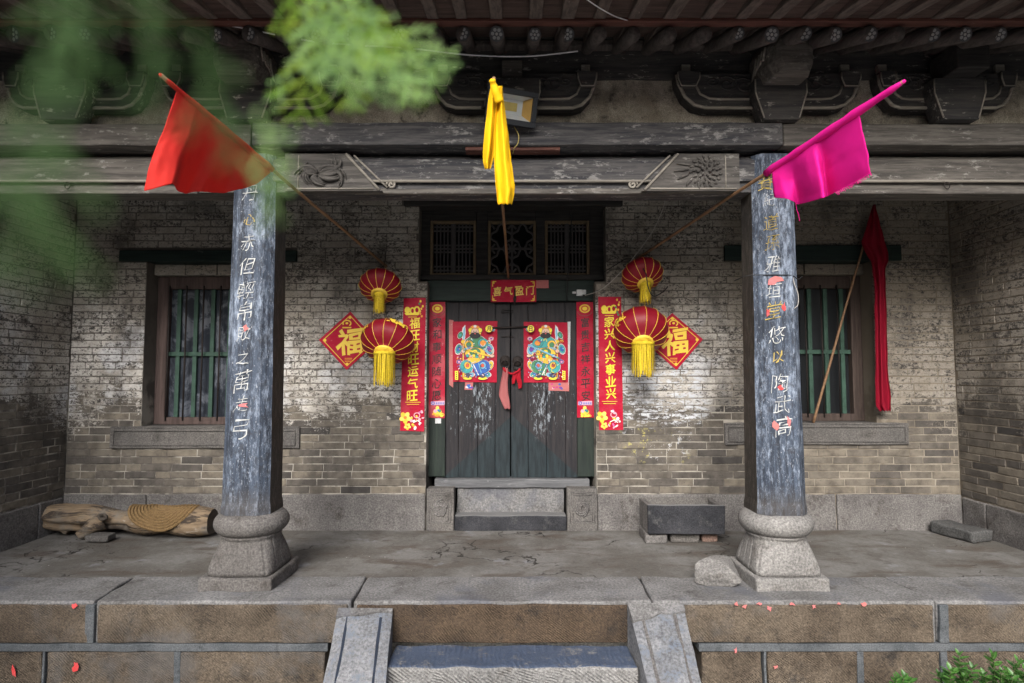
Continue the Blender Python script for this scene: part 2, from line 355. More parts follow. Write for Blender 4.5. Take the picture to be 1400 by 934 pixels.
MAT['needle_pale'] = m_leaf('pale_cypress_foliage', (.16, .29, .09), (.26, .40, .13), .45, .8)
MAT['leaf'] = m_leaf('glossy_shrub_leaf', (.04, .12, .025), (.09, .22, .045), .25, .35)
MAT['bark'] = m_wood('cypress_bark', (.07, .05, .04), (.12, .09, .07), (.2, .17, .14), 'z', .2)
MAT['stem'] = m_plain('green_stem', (.08, .11, .04), .7)
MAT['ribbon'] = m_cloth('red_ribbon', (.45, .01, .025), .2); MAT['ribbon_pink'] = m_cloth('faded_pink_cloth', (.45, .15, .15), .25)
MAT['white_bit'] = m_plain('pale_litter', (.4, .39, .37), .8); MAT['dark_bit'] = m_plain('dry_leaf_litter', (.04, .03, .022), .9)
def m_glass():
    g = G('dusty_window_glass'); n = g.noise(4, 6, .65, g.map((1, 1, .6)), 1.5)
    c = g.mix(g.mr(n, .45, .62), (.03, .035, .045), (.10, .112, .135))
    return g.fin(c, g.mr(n, .4, .7, .12, .4), .6)
MAT['glass'] = m_glass()
MAT['glass_dark'] = m_plain('dark_window_glass', (.012, .014, .016), .3, .5, 0, .6, 3)

# ------------------------------------------------------------------ mesh tools
class MB:
    def __init__(s): s.v = []; s.f = []; s.c = []
    def add(s, v, f, col=None):
        b = len(s.v); s.v += [tuple(p) for p in v]; s.f += [tuple(i + b for i in q) for q in f]
        s.c += [col] * len(f); return s
def link(o, parent=None):
    COL.objects.link(o)
    if parent:
        o.parent = parent; o.matrix_parent_inverse = Matrix.Translation(-parent.location) if parent.type == 'EMPTY' and not parent.get('_rot') else Matrix()
    return o
def mk(name, mb, mat, parent=None, smooth=False, kind=None, attr=None):
    me = bpy.data.meshes.new(name); me.from_pydata(mb.v, [], mb.f)
    if any(c is not None for c in mb.c):
        if attr == 'rnd':
            a = me.attributes.new('rnd', 'FLOAT', 'FACE'); a.data.foreach_set('value', [c for c in mb.c])
        else:
            a = me.attributes.new('col', 'FLOAT_COLOR', 'FACE')
            a.data.foreach_set('color', [q for c in mb.c for q in (*(c or (.5, .5, .5)), 1)])
    if smooth: me.polygons.foreach_set('use_smooth', [True] * len(me.polygons))
    me.materials.append(MAT[mat] if isinstance(mat, str) else mat); me.update()
    o = bpy.data.objects.new(name, me); link(o, parent)
    if kind: o['kind'] = kind
    return o
def tag(o, label, cat, group=None):
    o['label'] = label; o['category'] = cat; o['kind'] = 'thing'
    if group: o['group'] = group
    return o
def thing(name, label, cat, loc=(0, 0, 0), group=None):
    o = bpy.data.objects.new(name, None); o.empty_display_size = .1; o.location = loc; COL.objects.link(o); o['kind'] = 'thing'
    return tag(o, label, cat, group)

def gbox(x0, x1, y0, y1, z0, z1, r=.006, amp=.0, seg=None, nscale=6, mb=None, seed=0):
    """rounded box on a grid, roughened by noise"""
    mb = mb or MB(); lo = Vector((x0, y0, z0)); hi = Vector((x1, y1, z1)); d = hi - lo
    n = [1, 1, 1] if not seg else [max(1, min(60, int(d[i] / seg + .5))) for i in range(3)]
    r = min(r, min(d) * .45)
    def cuts(i):
        t = [lo[i], lo[i] + r * .3, lo[i] + r] if r > 0 else [lo[i]]
        for k in range(1, n[i]): 
            q = lo[i] + d[i] * k / n[i]
            if lo[i] + r * 1.2 < q < hi[i] - r * 1.2: t.append(q)
        t += [hi[i] - r, hi[i] - r * .3, hi[i]] if r > 0 else [hi[i]]
        return t
    C = [cuts(0), cuts(1), cuts(2)]; idx = {}; V = []; F = []
    off = Vector((seed * 3.7, seed * 1.3, seed * 2.1))
    def vert(i, j, k):
        key = (i, j, k)
        if key in idx: return idx[key]
        p = Vector((C[0][i], C[1][j], C[2][k]))
        if r > 0:
            q = Vector([min(max(p[a], lo[a] + r), hi[a] - r) for a in range(3)]); e = p - q
            if e.length > 1e-9 and sum(1 for a in range(3) if abs(e[a]) > 1e-6) > 1: p = q + e.normalized() * r
        if amp:
            pp = p * nscale + off
            p = p + Vector((noise.noise(pp), noise.noise(pp + Vector((9, 2, 5))), noise.noise(pp + Vector((3, 8, 1))))) * amp
        idx[key] = len(V); V.append(p); return idx[key]
    N = [len(c) - 1 for c in C]
    for i in range(N[0]):
        for j in range(N[1]):
            F.append((vert(i, j, 0), vert(i, j + 1, 0), vert(i + 1, j + 1, 0), vert(i + 1, j, 0)))
            F.append((vert(i, j, N[2]), vert(i + 1, j, N[2]), vert(i + 1, j + 1, N[2]), vert(i, j + 1, N[2])))
    for i in range(N[0]):
        for k in range(N[2]):
            F.append((vert(i, 0, k), vert(i + 1, 0, k), vert(i + 1, 0, k + 1), vert(i, 0, k + 1)))
            F.append((vert(i, N[1], k), vert(i, N[1], k + 1), vert(i + 1, N[1], k + 1), vert(i + 1, N[1], k)))
    for j in range(N[1]):
        for k in range(N[2]):
            F.append((vert(0, j, k), vert(0, j, k + 1), vert(0, j + 1, k + 1), vert(0, j + 1, k)))
            F.append((vert(N[0], j, k), vert(N[0], j + 1, k), vert(N[0], j + 1, k + 1), vert(N[0], j, k + 1)))
    return mb.add(V, F)
def box(name, x0, x1, y0, y1, z0, z1, mat, parent=None, r=.004, amp=0, seg=None, kind=None, smooth=False, seed=0, nscale=6):
    return mk(name, gbox(x0, x1, y0, y1, z0, z1, r, amp, seg, nscale, seed=seed), mat, parent, smooth, kind)
def tube(pts, rad, seg=8, mb=None, cap=True, jit=0):
    mb = mb or MB(); pts = [Vector(p) for p in pts]; n = len(pts)
    rad = rad if isinstance(rad, (list, tuple)) else [rad] * n
    V = []; F = []; up = None
    for i, p in enumerate(pts):
        t = (pts[min(i + 1, n - 1)] - pts[max(i - 1, 0)]).normalized()
        if up is None: up = Vector((0, 0, 1)) if abs(t.z) < .9 else Vector((1, 0, 0))
        a = t.cross(up).normalized(); b = a.cross(t).normalized(); up = b
        for k in range(seg):
            q = 2 * math.pi * k / seg; rr = rad[i]
            if jit: rr *= 1 + jit * noise.noise(p * 9 + Vector((math.cos(q), math.sin(q), 0)) * 1.2)
            V.append(p + (a * math.cos(q) + b * math.sin(q)) * rr)
    for i in range(n - 1):
        for k in range(seg):
            k2 = (k + 1) % seg; F.append((i * seg + k, i * seg + k2, (i + 1) * seg + k2, (i + 1) * seg + k))
    if cap: F.append(tuple(range(seg - 1, -1, -1))); F.append(tuple((n - 1) * seg + k for k in range(seg)))
    return mb.add(V, F)
def prism(pts, y0, y1, mb=None, col=None):
    """closed outline of (x,z), extruded from y0 (front) to y1"""
    mb = mb or MB(); n = len(pts)
    V = [(p[0], y0, p[1]) for p in pts] + [(p[0], y1, p[1]) for p in pts]
    F = [tuple(range(n)), tuple(range(2 * n - 1, n - 1, -1))]
    F += [(i, i + n, (i + 1) % n + n, (i + 1) % n) for i in range(n)]
    return mb.add(V, F, col)
def lathe(prof, seg=32, mb=None, center=(0, 0, 0), fn=None):
    mb = mb or MB(); V = []; F = []; cx, cy, cz = center
    for (r, z) in prof:
        for k in range(seg):
            a = 2 * math.pi * k / seg; x, y = r * math.cos(a), r * math.sin(a)
            if fn: x, y = fn(x, y, z, a)
            V.append((cx + x, cy + y, cz + z))
    for i in range(len(prof) - 1):
        for k in range(seg):
            k2 = (k + 1) % seg; F.append((i * seg + k, i * seg + k2, (i + 1) * seg + k2, (i + 1) * seg + k))
    F.append(tuple(range(seg - 1, -1, -1))); F.append(tuple((len(prof) - 1) * seg + k for k in range(seg)))
    return mb.add(V, F)
def curve_pts(P, n=6):
    """Catmull-Rom through points"""
    P = [Vector(p) for p in P]; Q = [P[0] * 2 - P[1]] + P + [P[-1] * 2 - P[-2]]; out = []
    for i in range(1, len(Q) - 2):
        for k in range(n):
            t = k / n; a, b, c, d = Q[i - 1], Q[i], Q[i + 1], Q[i + 2]
            out.append(.5 * ((2 * b) + (c - a) * t + (2 * a - 5 * b + 4 * c - d) * t * t + (3 * b - a - 3 * c + d) * t ** 3))
    out.append(P[-1]); return out
_gl = {}
def glyph(ch, bold=.012):
    """outline of one character as a mesh about 1 unit high, from Blender's own built-in font"""
    key = (ch, bold)
    if key not in _gl:
        cu = bpy.data.curves.new('glyph', 'FONT'); cu.body = ch; cu.size = 1; cu.resolution_u = 2
        cu.align_x = 'CENTER'; cu.align_y = 'CENTER'; cu.offset = bold
        o = bpy.data.objects.new('glyph', cu); COL.objects.link(o)
        me = bpy.data.meshes.new_from_object(o.evaluated_get(bpy.context.evaluated_depsgraph_get()))
        xs = [v.co.x for v in me.vertices]; ys = [v.co.y for v in me.vertices]
        mx, my = (max(xs) + min(xs)) / 2, (max(ys) + min(ys)) / 2; hh = max(max(ys) - min(ys), .3 if len(ch) > 1 else .75 * (max(xs) - min(xs)))
        _gl[key] = ([((v.co.x - mx) / hh, (v.co.y - my) / hh) for v in me.vertices], [tuple(p.vertices) for p in me.polygons])
        bpy.data.objects.remove(o); bpy.data.curves.remove(cu); bpy.data.meshes.remove(me)
    return _gl[key]
def write(mb, ch, c, size, bold=.012, ax=Vector((1, 0, 0)), az=Vector((0, 0, 1)), brush=.035, shear=.0, wide=1.0, rot=0, col=None):
    V, F = glyph(ch, bold); out = []; ca, sa = math.cos(rot), math.sin(rot); sd = random.random() * 50
    for x, y in V:
        x += brush * noise.noise(Vector((x * 3.5 + sd, y * 3.5, 1))); y += brush * noise.noise(Vector((x * 3.5, y * 3.5 + sd, 7))) + .12 * x * (1 if brush else 0)
        x = x * wide + shear * y; x, y = x * ca - y * sa, x * sa + y * ca
        out.append(Vector(c) + ax * (x * size) + az * (y * size))
    mb.add(out, F, col)

# ================================================================== THE PLACE
WY = atz(700, 723).y              # front of the back wall
EY = atz(700, 822).y              # front edge of the platform
XL, XR = -4.44, 4.45              # side walls
CB = atz(700, 788).y              # back of the coping stones
GZ = -0.62                        # courtyard level
# ground
g_ = mk('ground', MB().add([(-40, -40, GZ), (40, -40, GZ), (40, 40, GZ), (-40, 40, GZ)], [(0, 1, 2, 3)]), 'ground'); g_['kind'] = 'structure'
# porch floor: a gently uneven sheet
mb = MB(); NX, NY = 90, 24
V = []
for j in range(NY + 1):
    for i in range(NX + 1):
        x = -4.9 + 9.8 * i / NX; y = CB - .03 + (WY + .12 - CB) * j / NY
        V.append((x, y, -.012 + .008 * noise.noise(Vector((x * 1.6, y * 1.6, 0)))))
F = [(j * (NX + 1) + i, j * (NX + 1) + i + 1, (j + 1) * (NX + 1) + i + 1, (j + 1) * (NX + 1) + i) for j in range(NY) for i in range(NX)]
fl = mk('porch_floor', mb.add(V, F), 'floor', smooth=True); fl['kind'] = 'structure'

# plain unseen houses added beside and behind the camera to shade the porch
for nm, lab, q in (('added_shade_house', 'unseen plain brick wing added to shade the porch on the side of the log', (-9.5, -5.0, -9.6, 3.35)), ('added_shade_house', 'unseen plain brick wing added to shade the porch on the side of the stone slab', (5.0, 9.5, -9.6, 3.35)), ('added_shade_house', 'unseen plain brick house added opposite the porch to block low sky light', (-4.9, 4.9, -14.0, -9.7))):
    t = thing(nm, lab, 'light blocker', ((q[0] + q[1]) / 2, (q[2] + q[3]) / 2, GZ))
    box('wall', q[0], q[1], q[2], q[3], GZ - .02, 3.4, 'brickplain', t, .02)
    a, b, c, d = q; o_ = .45
    if c > -9.65:
        xm = (a + b) / 2; f = MB().add([(a - o_, c - o_, 3.35), (b + o_, c - o_, 3.35), (b + o_, d + .2, 3.35), (a - o_, d + .2, 3.35), (xm, c - o_, 5.2), (xm, d + .2, 5.2)], [(0, 3, 2, 1), (0, 4, 5, 3), (1, 2, 5, 4), (0, 1, 4), (3, 5, 2)])
    else:
        ym = (c + d) / 2; f = MB().add([(a - .05, c - o_, 3.35), (b + .05, c - o_, 3.35), (b + .05, d + o_, 3.35), (a - .05, d + o_, 3.35), (a - .05, ym, 5.2), (b + .05, ym, 5.2)], [(0, 3, 2, 1), (0, 1, 5, 4), (2, 3, 4, 5), (0, 4, 3), (1, 2, 5)])
    mk('roof', f, 'rooftile', t)
# ------------------------------------------------------------------ platform of big stones
plat = thing('stone_platform', 'long platform of chiselled brown stone blocks with worn grey top edge', 'platform', (0, EY, GZ))
zc = at(700, 879, EY).z; zm = at(700, 890, EY).z
def tjoint(pf, pb): return atz(*pf).x, atz(*pb).x
cj = [(-6.6, -6.6), tjoint((130, 822), (186, 787)), tjoint((482, 822), (503, 787)), tjoint((892, 822), (873, 787)), tjoint((1285, 825), (1212, 790)), (6.6, 6.6)]
for i in range(5):
    (a, ab), (b, bb) = cj[i], cj[i + 1]; gp = .006
    mbx = gbox(a + gp, b - gp, EY, CB, zc, 0, .014, .010, .09, 5, seed=i)
    sh = []
    for (x, y, z) in mbx.v:                       # skew the ends like the slanted joints
        t = (y - EY) / (CB - EY); s = (x - a) / (b - a)
        sh.append((x + t * ((ab - a) * (1 - s) + (bb - b) * s), y, z))
    mbx.v = sh
    o = mk('coping_stone', mbx, 'coping', plat)
    if i in (1, 3): o['label'] = 'long worn coping stone under a column base'
    # chiselled brown front of the same stone
    mt = 'block_dark' if i == 2 else 'block'
    f = gbox(a + .03, b - .03, EY - .012, EY + .02, zc + .004, -.022, .008, .007, .07, 6, seed=i + 9)
    mk('chiselled_face', f, mt, o)
# cement pointing and second course
xs2 = [at(x, 915, EY).x for x in (-420, 60, 243, 448)] ; xs2r = [at(x, 915, EY).x for x in (955, 1046, 1176, 1290, 1700)]
for k, L in enumerate((xs2, xs2r)):
    for i in range(len(L) - 1):
        box('stone_block', L[i] + .018, L[i + 1] - .018, EY - .004, EY + .4, GZ - .05, zm - .004, 'block', plat, .012, .009, .07, seed=20 + i + 7 * k)
    box('cement_pointing', L[0], L[-1], EY - .014, EY + .35, zm, zc - .002, 'cement', plat, .006, .005, .12)
    for i in range(1, len(L) - 1):
        w_ = .022 if i != 1 else .008
        box('cement_pointing', L[i] - w_, L[i] + w_, EY - .010, EY + .3, GZ - .05, zm - .002, 'cement', plat, .005, .004, .06)
for px in (124.5, 1289):
    x = at(px, 850, EY).x; box('cement_pointing', x - .03, x + .03, EY - .017, EY + .2, zc, -.02, 'cement', plat, .006, .005, .06)
box('rubble_core', -6.5, 6.5, EY + .25, WY + .4, GZ - .1, -.06, 'ground', plat)

# ------------------------------------------------------------------ steps and sloping cheek stones
st = thing('stone_steps', 'short flight of grey stone steps between two sloping side stones', 'steps', (0, EY - .3, GZ))
z1 = at(700, 881, EY - .02).z; y1 = atz(700, 912, z1).y
xa, xb = at(527, 912, y1).x, at(873, 912, y1).x
box('step', xa, xb, y1, EY - .022, z1 - .2, z1, 'step', st, .022, .012, .06, seed=3)
box('step', xa - .02, xb + .02, y1 - .34, y1 - .004, GZ, z1 - .19, 'step', st, .022, .012, .07, seed=4)
def cheek(p_tl, p_tr, p_bl, p_br, lab, seed):
    # sloping slab: top edge at the platform, running down to the courtyard
    Yt = EY - .03; T1, T2 = at(*p_tl, Yt), at(*p_tr, Yt)
    zt = (T1.z + T2.z) / 2
    slope = 0.62; Yb = Yt - (zt - GZ) / slope
    # where the lower pixel ray meets the slope plane z = zt - slope*(Yt - y)
    def hit(px, py):
        a, b, c = ray(px, py); k = (zt - slope * Yt - HC) / (c - slope * b); return Vector((a * k, b * k, HC + c * k))
    B1, B2 = hit(*p_bl), hit(*p_br)
    V = []; F = []; NU, NV = 8, 18
    d1 = (B1.x - T1.x) / (B1.y - T1.y); d2 = (B2.x - T2.x) / (B2.y - T2.y)
    for j in range(NV + 1):
        y = Yt + (Yb - Yt) * j / NV; z = zt - slope * (Yt - y)
        for i in range(NU + 1):
            t = i / NU; x = (T1.x + d1 * (y - T1.y)) * (1 - t) + (T2.x + d2 * (y - T2.y)) * t
            e = min(t, 1 - t) * 8; rz = -.012 * max(0, 1 - e) ** 2
            q = Vector((x * 6 + seed, y * 6, 3))
            V.append((x + .008 * noise.noise(q), y, z + rz + .012 * noise.noise(q * 1.3)))
    for j in range(NV):
        for i in range(NU): F.append((j * (NU + 1) + i, j * (NU + 1) + i + 1, (j + 1) * (NU + 1) + i + 1, (j + 1) * (NU + 1) + i))
    n = len(V); rim = [i for i in range(NU + 1)] + [j * (NU + 1) + NU for j in range(1, NV + 1)] + [NV * (NU + 1) + i for i in range(NU - 1, -1, -1)] + [j * (NU + 1) for j in range(NV - 1, 0, -1)]
    for i in rim: V.append((V[i][0], V[i][1], V[i][2] - .27))
    for k in range(len(rim)):
        k2 = (k + 1) % len(rim); F.append((rim[k], n + k, n + k2, rim[k2]))
    return V, F
for k, (a, b, c, d) in enumerate([((463, 834), (537, 831), (441, 934), (526, 934)), ((858, 827), (934, 825), (886, 934), (959, 934))]):
    V, F = cheek(a, b, c, d, '', k * 5)
    o = mk('sloping_side_stone', MB().add(V, F), 'cheek', st, smooth=False)
    if k == 1: o['label'] = 'sloping side stone with a cracked smooth corner patch'
    else: o['label'] = 'sloping side stone with an incised border'
    # incised border lines as shallow raised fillets
    f = MB()
    for s0 in (.2, .8):
        pts = []
        for j in range(1, 18):
            i0 = j * 9; p0, p1 = Vector(V[i0]), Vector(V[i0 + 8]); pts.append(p0.lerp(p1, s0) + Vector((0, 0, .006)))
        tube(pts, .012, 5, f)
    if k == 0:
        i0 = 2 * 9; tube([Vector(V[i0]).lerp(Vector(V[i0 + 8]), t) + Vector((0, 0, .003)) for t in (.2, .4, .6, .8)], .006, 5, f)
    mk('border_fillet', f, 'inlay' if k == 0 else 'granite', o)['kind'] = 'stuff'
    i0 = 0
    cap = MB(); tt = [(0, 0), (1, 0), (1, .9), (.8, 1.2), (.55, 1.1), (.35, 1.7), (.0, 2.0)] if k else [(0, 0), (1, 0), (1, .35), (.7, .45), (.4, .9), (0, 1.1)]
    pl = []
    for (t, jv) in tt:
        j0 = int(jv); fr = jv - j0
        p = (Vector(V[j0 * 9]).lerp(Vector(V[j0 * 9 + 8]), t)).lerp(Vector(V[(j0 + 1) * 9]).lerp(Vector(V[(j0 + 1) * 9 + 8]), t), fr); pl.append(p)
    up = Vector((0, -.3, 1)).normalized() * .022
    n = len(pl); cap.add([p + up for p in pl] + [p - up for p in pl], [tuple(range(n - 1, -1, -1))] + [(i, (i + 1) % n, (i + 1) % n + n, i + n) for i in range(n)])
    mk('cement_patch', cap, 'coping', o)

# ------------------------------------------------------------------ brick walls
COURSE = .0725; JOINT = .008
BZ = at(700, 675, WY).z                         # top of granite base
TOPZ = 3.75
dl = rect(583, 385, 815, 722, WY); du = rect(573, 262, 828, 385, WY); dbm = rect(553, 262, 850, 283, WY)
dl = (dl[0], dl[1], -.1, dl[3])
wl_ = rect(197, 343, 373, 585, WY); wr_ = rect(1027, 343, 1195, 585, WY)
ll_ = rect(165, 343, 406, 358, WY); lr_ = rect(990, 336, 1230, 357, WY)
sl_ = rect(152, 583, 410, 613, WY); sr_ = rect(990, 578, 1241, 608, WY)
OPEN = [dl, du, dbm, wl_, wr_, ll_, lr_, sl_, sr_]
BV = []                                          # unit brick meshes
def brick_geo(seed, L):
    rr = random.Random(seed); b = .004; bx = b / L; bz = b / (COURSE - JOINT)
    h = .5; dpt = .06
    def j(): return rr.uniform(-.0022, .0022)
    cs = [(-h, -h), (h, -h), (h, h), (-h, h)]
    fr = [(x * (1 - 2 * bx) + j() / L, j() * .9, z * (1 - 2 * bz) + j() / .06) for x, z in cs]
    md = [(x + j() / L, b, z + j() / .07) for x, z in cs]; bk = [(x, dpt, z) for x, z in cs]
    V = fr + md + bk; F = [(0, 1, 2, 3)]
    for o in (0, 4):
        for k in range(4): F.append((o + k, o + 4 + k, o + 4 + (k + 1) % 4, o + (k + 1) % 4))
    return V, F
def rows(z0, z1, u0, u1, openings, seed):
    rr = random.Random(seed); out = []; z = z0; row = 0
    while z < z1 - .02:
        u = u0 - rr.choice((0, .15, .08, .22)); zc_ = z + COURSE / 2
        while u < u1:
            L = rr.choice((.30, .30, .30, .29, .31, .15, .305)); seg = [(max(u, u0), min(u + L, u1))]
            for (a, b, c, d) in openings:
                if c - .01 < zc_ < d + .01:
                    new = []
                    for (s, e) in seg:
                        if e <= a or s >= b: new.append((s, e)); continue
                        if s < a: new.append((s, a))
                        if e > b: new.append((b, e))
                    seg = new
            for (s, e) in seg:
                if e - s > .035: out.append(((s + e) / 2, zc_, e - s - JOINT))
            u += L
        z += COURSE; row += 1
    return out
def brick_wall(name, label, frame, u0, u1, z0, z1, openings, seed, limit, pick):
    """frame(u, d, z) -> world; d is how far the brick face stands out"""
    t = thing(name, label, 'wall', frame((u0 + u1) / 2, 0, 0)[0])
    rotz = frame(0, 0, 0)[1]; B = rows(z0, z1, u0, u1, openings, seed)
    B = [(pick(frame(u, 0, z)[0], L), u, z, L) for (u, z, L) in B]; B.sort(key=lambda q: q[0])
    rr = random.Random(seed + 1); rest = MB(); Mz = Matrix.Rotation(rotz, 4, 'Z')
    for i, (k, u, z, L) in enumerate(B):
        d = rr.uniform(-.003, .003); zs = (COURSE - JOINT) * rr.uniform(.97, 1.03); p = frame(u, d, z)[0]
        var = rr.randrange(10)
        if i < limit and k < 1e5:
            lc = min((.12, .2, .29), key=lambda q: abs(q - L)); key = (var, lc)
            if key not in VAR:
                V, F = brick_geo(var * 7 + int(lc * 100), lc); me = bpy.data.meshes.new('brick'); me.from_pydata(V, [], F); me.materials.append(MAT['brick']); VAR[key] = me
            o = bpy.data.objects.new('brick', VAR[key]); COL.objects.link(o); o.parent = t; o.matrix_parent_inverse = Matrix.Translation(-t.location)
            o.location = p; o.scale = (L, 1, zs); o.rotation_euler = (0, rr.uniform(-.004, .004), rotz)
        else:
            V, F = brick_geo(var * 7 + 3, L)
            Mx = Matrix.Translation(p) @ Mz @ Matrix.Diagonal((L, 1, zs, 1))
            rest.add([Mx @ Vector(v) for v in V], F, rr.random())
    return t, rest
VAR = {}
def pick_back(p, L):
    x, y = project(p)
    if 300 < x < 388 or 1012 < x < 1102 or y < 250 or x < 80 or x > 1310: return 1e6
    if 432 < x < 600 and 345 < y < 530 or 800 < x < 965 and 345 < y < 510: return 5e4
    return -L * 10 + abs(p.z - 1.1) * 1.5
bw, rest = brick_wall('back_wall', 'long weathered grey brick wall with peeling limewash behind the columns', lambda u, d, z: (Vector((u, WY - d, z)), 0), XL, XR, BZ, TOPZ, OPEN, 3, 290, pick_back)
# brick reveals of the openings go with the rest
def reveal(x, z0, z1, y0, y1, face):
    rr = random.Random(int(x * 100)); z = z0
    while z < z1 - .02:
        V, F = brick_geo(rr.randrange(99), y1 - y0); Mx = Matrix.Translation((x, (y0 + y1) / 2, z + COURSE / 2)) @ Matrix.Rotation(R(90) * face, 4, 'Z') @ Matrix.Diagonal((y1 - y0 - .008, 1, COURSE - JOINT, 1))
        rest.add([Mx @ Vector(v) for v in V], F, rr.random()); z += COURSE
WD = .22                                        # depth of window recess
for q in (wl_, wr_):
    reveal(q[0] - .003, q[2], q[3], WY + .03, WY + WD, 1); reveal(q[1] + .003, q[2], q[3], WY + .03, WY + WD, -1)
DY = 6.05                                       # face of the door frame
reveal(dl[0] - .003, BZ, dl[3], WY + .03, DY + .05, 1); reveal(dl[1] + .003, BZ, dl[3], WY + .03, DY + .05, -1)
reveal(du[0] - .003, du[2], du[3], WY + .03, DY + .05, 1); reveal(du[1] + .003, du[2], du[3], WY + .03, DY + .05, -1)
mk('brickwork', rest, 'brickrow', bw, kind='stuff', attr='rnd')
# mortar bed behind the bricks, cut round the openings
mb = MB(); xs = sorted({XL, XR, *[q for o in OPEN for q in o[:2]]}); zs = sorted({0.0, TOPZ, *[max(0, min(TOPZ, q)) for o in OPEN for q in o[2:]]})
for i in range(len(xs) - 1):
    for j in range(len(zs) - 1):
        xm, zm_ = (xs[i] + xs[i + 1]) / 2, (zs[j] + zs[j + 1]) / 2
        if any(a < xm < b and c < zm_ < d for a, b, c, d in (dl, du, wl_, wr_)): continue
        gbox(xs[i], xs[i + 1], WY + .0045, WY + .5, zs[j], zs[j + 1], 0, mb=mb)
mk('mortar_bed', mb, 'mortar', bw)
# granite base slabs
gj = [XL, at(200, 700, WY).x, at(344, 700, WY).x, dl[0]]; gk = [dl[1], at(1060, 700, WY).x, at(1143, 700, WY).x, XR]
for L in (gj, gk):
    for i in range(len(L) - 1):
        if L[i + 1] - L[i] > .05:
            box('granite_slab', L[i] + .004, L[i + 1] - .004, WY - .022 + .006 * (i % 2), WY + .1, -.03, BZ - .006, 'granite', bw, .012, .008, .06, seed=i + int(L[0] * 10))
# window lintels, carved sills, brick course over the frames
for k, (ll, ss, q) in enumerate(((ll_, sl_, wl_), (lr_, sr_, wr_))):
    box('lintel', ll[0], ll[1], WY - .03, WY + .3, ll[2], ll[3], 'green', bw, .006, .004, .08, seed=k)['label'] = 'dark green wooden window lintel'
    o = box('window_sill', ss[0], ss[1], WY - .024, WY + .3, ss[2], ss[3], 'carved', bw, .01, .006, .06, seed=k + 4)
    f = MB(); y = WY - .026; m_ = .035
    for (a, b, c, d) in ((ss[0] + m_, ss[1] - m_, ss[3] - .045, ss[3] - .034), (ss[0] + m_, ss[1] - m_, ss[2] + .03, ss[2] + .041), (ss[0] + m_, ss[0] + m_ + .011, ss[2] + .042, ss[3] - .046), (ss[1] - m_ - .011, ss[1] - m_, ss[2] + .042, ss[3] - .046)):
        gbox(a, b, y - .010, y + .01, c, d, .003, mb=f)
    gbox(ss[0] + .005, ss[1] - .005, y - .004, y + .01, ss[3] - .014, ss[3] - .004, .003, mb=f)
    mk('sill_moulding', f, 'carved', o)['kind'] = 'stuff'
    z0 = q[3] - .11; n = 4; wq = (q[1] - q[0]) / n
    zt = ll[2]
    for i in range(n):
        b = box('lintel_brick', q[0] + wq * i + .004, q[0] + wq * (i + 1) - .004, WY + .12 + .004 * (i % 2), WY + .3, zt - .115, zt - .004, 'brick', bw, .008, .004, .05, seed=i + 5 * k)
# ---- side walls
def pick_side(p, L):
    x, y = project(p)
    return 1e6 if x < -12 or x > 1412 or y < 235 or p.y < 4.6 else -L
for nm, lab, X, sgn, sd_ in (('side_wall', 'short brick side wall behind the log, pale limewash peeling above dark bricks', XL, 1, 11), ('side_wall', 'short shadowed brick side wall beside the flat stone slab, dark red flag near it', XR, -1, 12)):
    fr = (lambda u, d, z: (Vector((XL + d, u, z)), R(90))) if sgn > 0 else (lambda u, d, z: (Vector((XR - d, u, z)), R(-90)))
    t, rs = brick_wall(nm, lab, fr, 4.15, WY - .004, BZ - .02, TOPZ, [], sd_, 290, pick_side)
    mk('brickwork', rs, 'brickrow', t, kind='stuff', attr='rnd')
    a, b = (X - .45, X - .0045) if sgn > 0 else (X + .0045, X + .45)
    box('mortar_bed', a, b, 4.16, WY + .5, -.05, TOPZ, 'mortar', t, 0)
    for i, (ya, yb) in enumerate(((4.15, 5.12), (5.12, 5.56), (5.56, WY - .03))):
        a2, b2 = (X - .1, X + .02) if sgn > 0 else (X - .02, X + .1)
        box('granite_slab', a2, b2, ya + .004, yb - .004, -.03, BZ - .03, 'granite', t, .012, .008, .07, seed=i + 40)

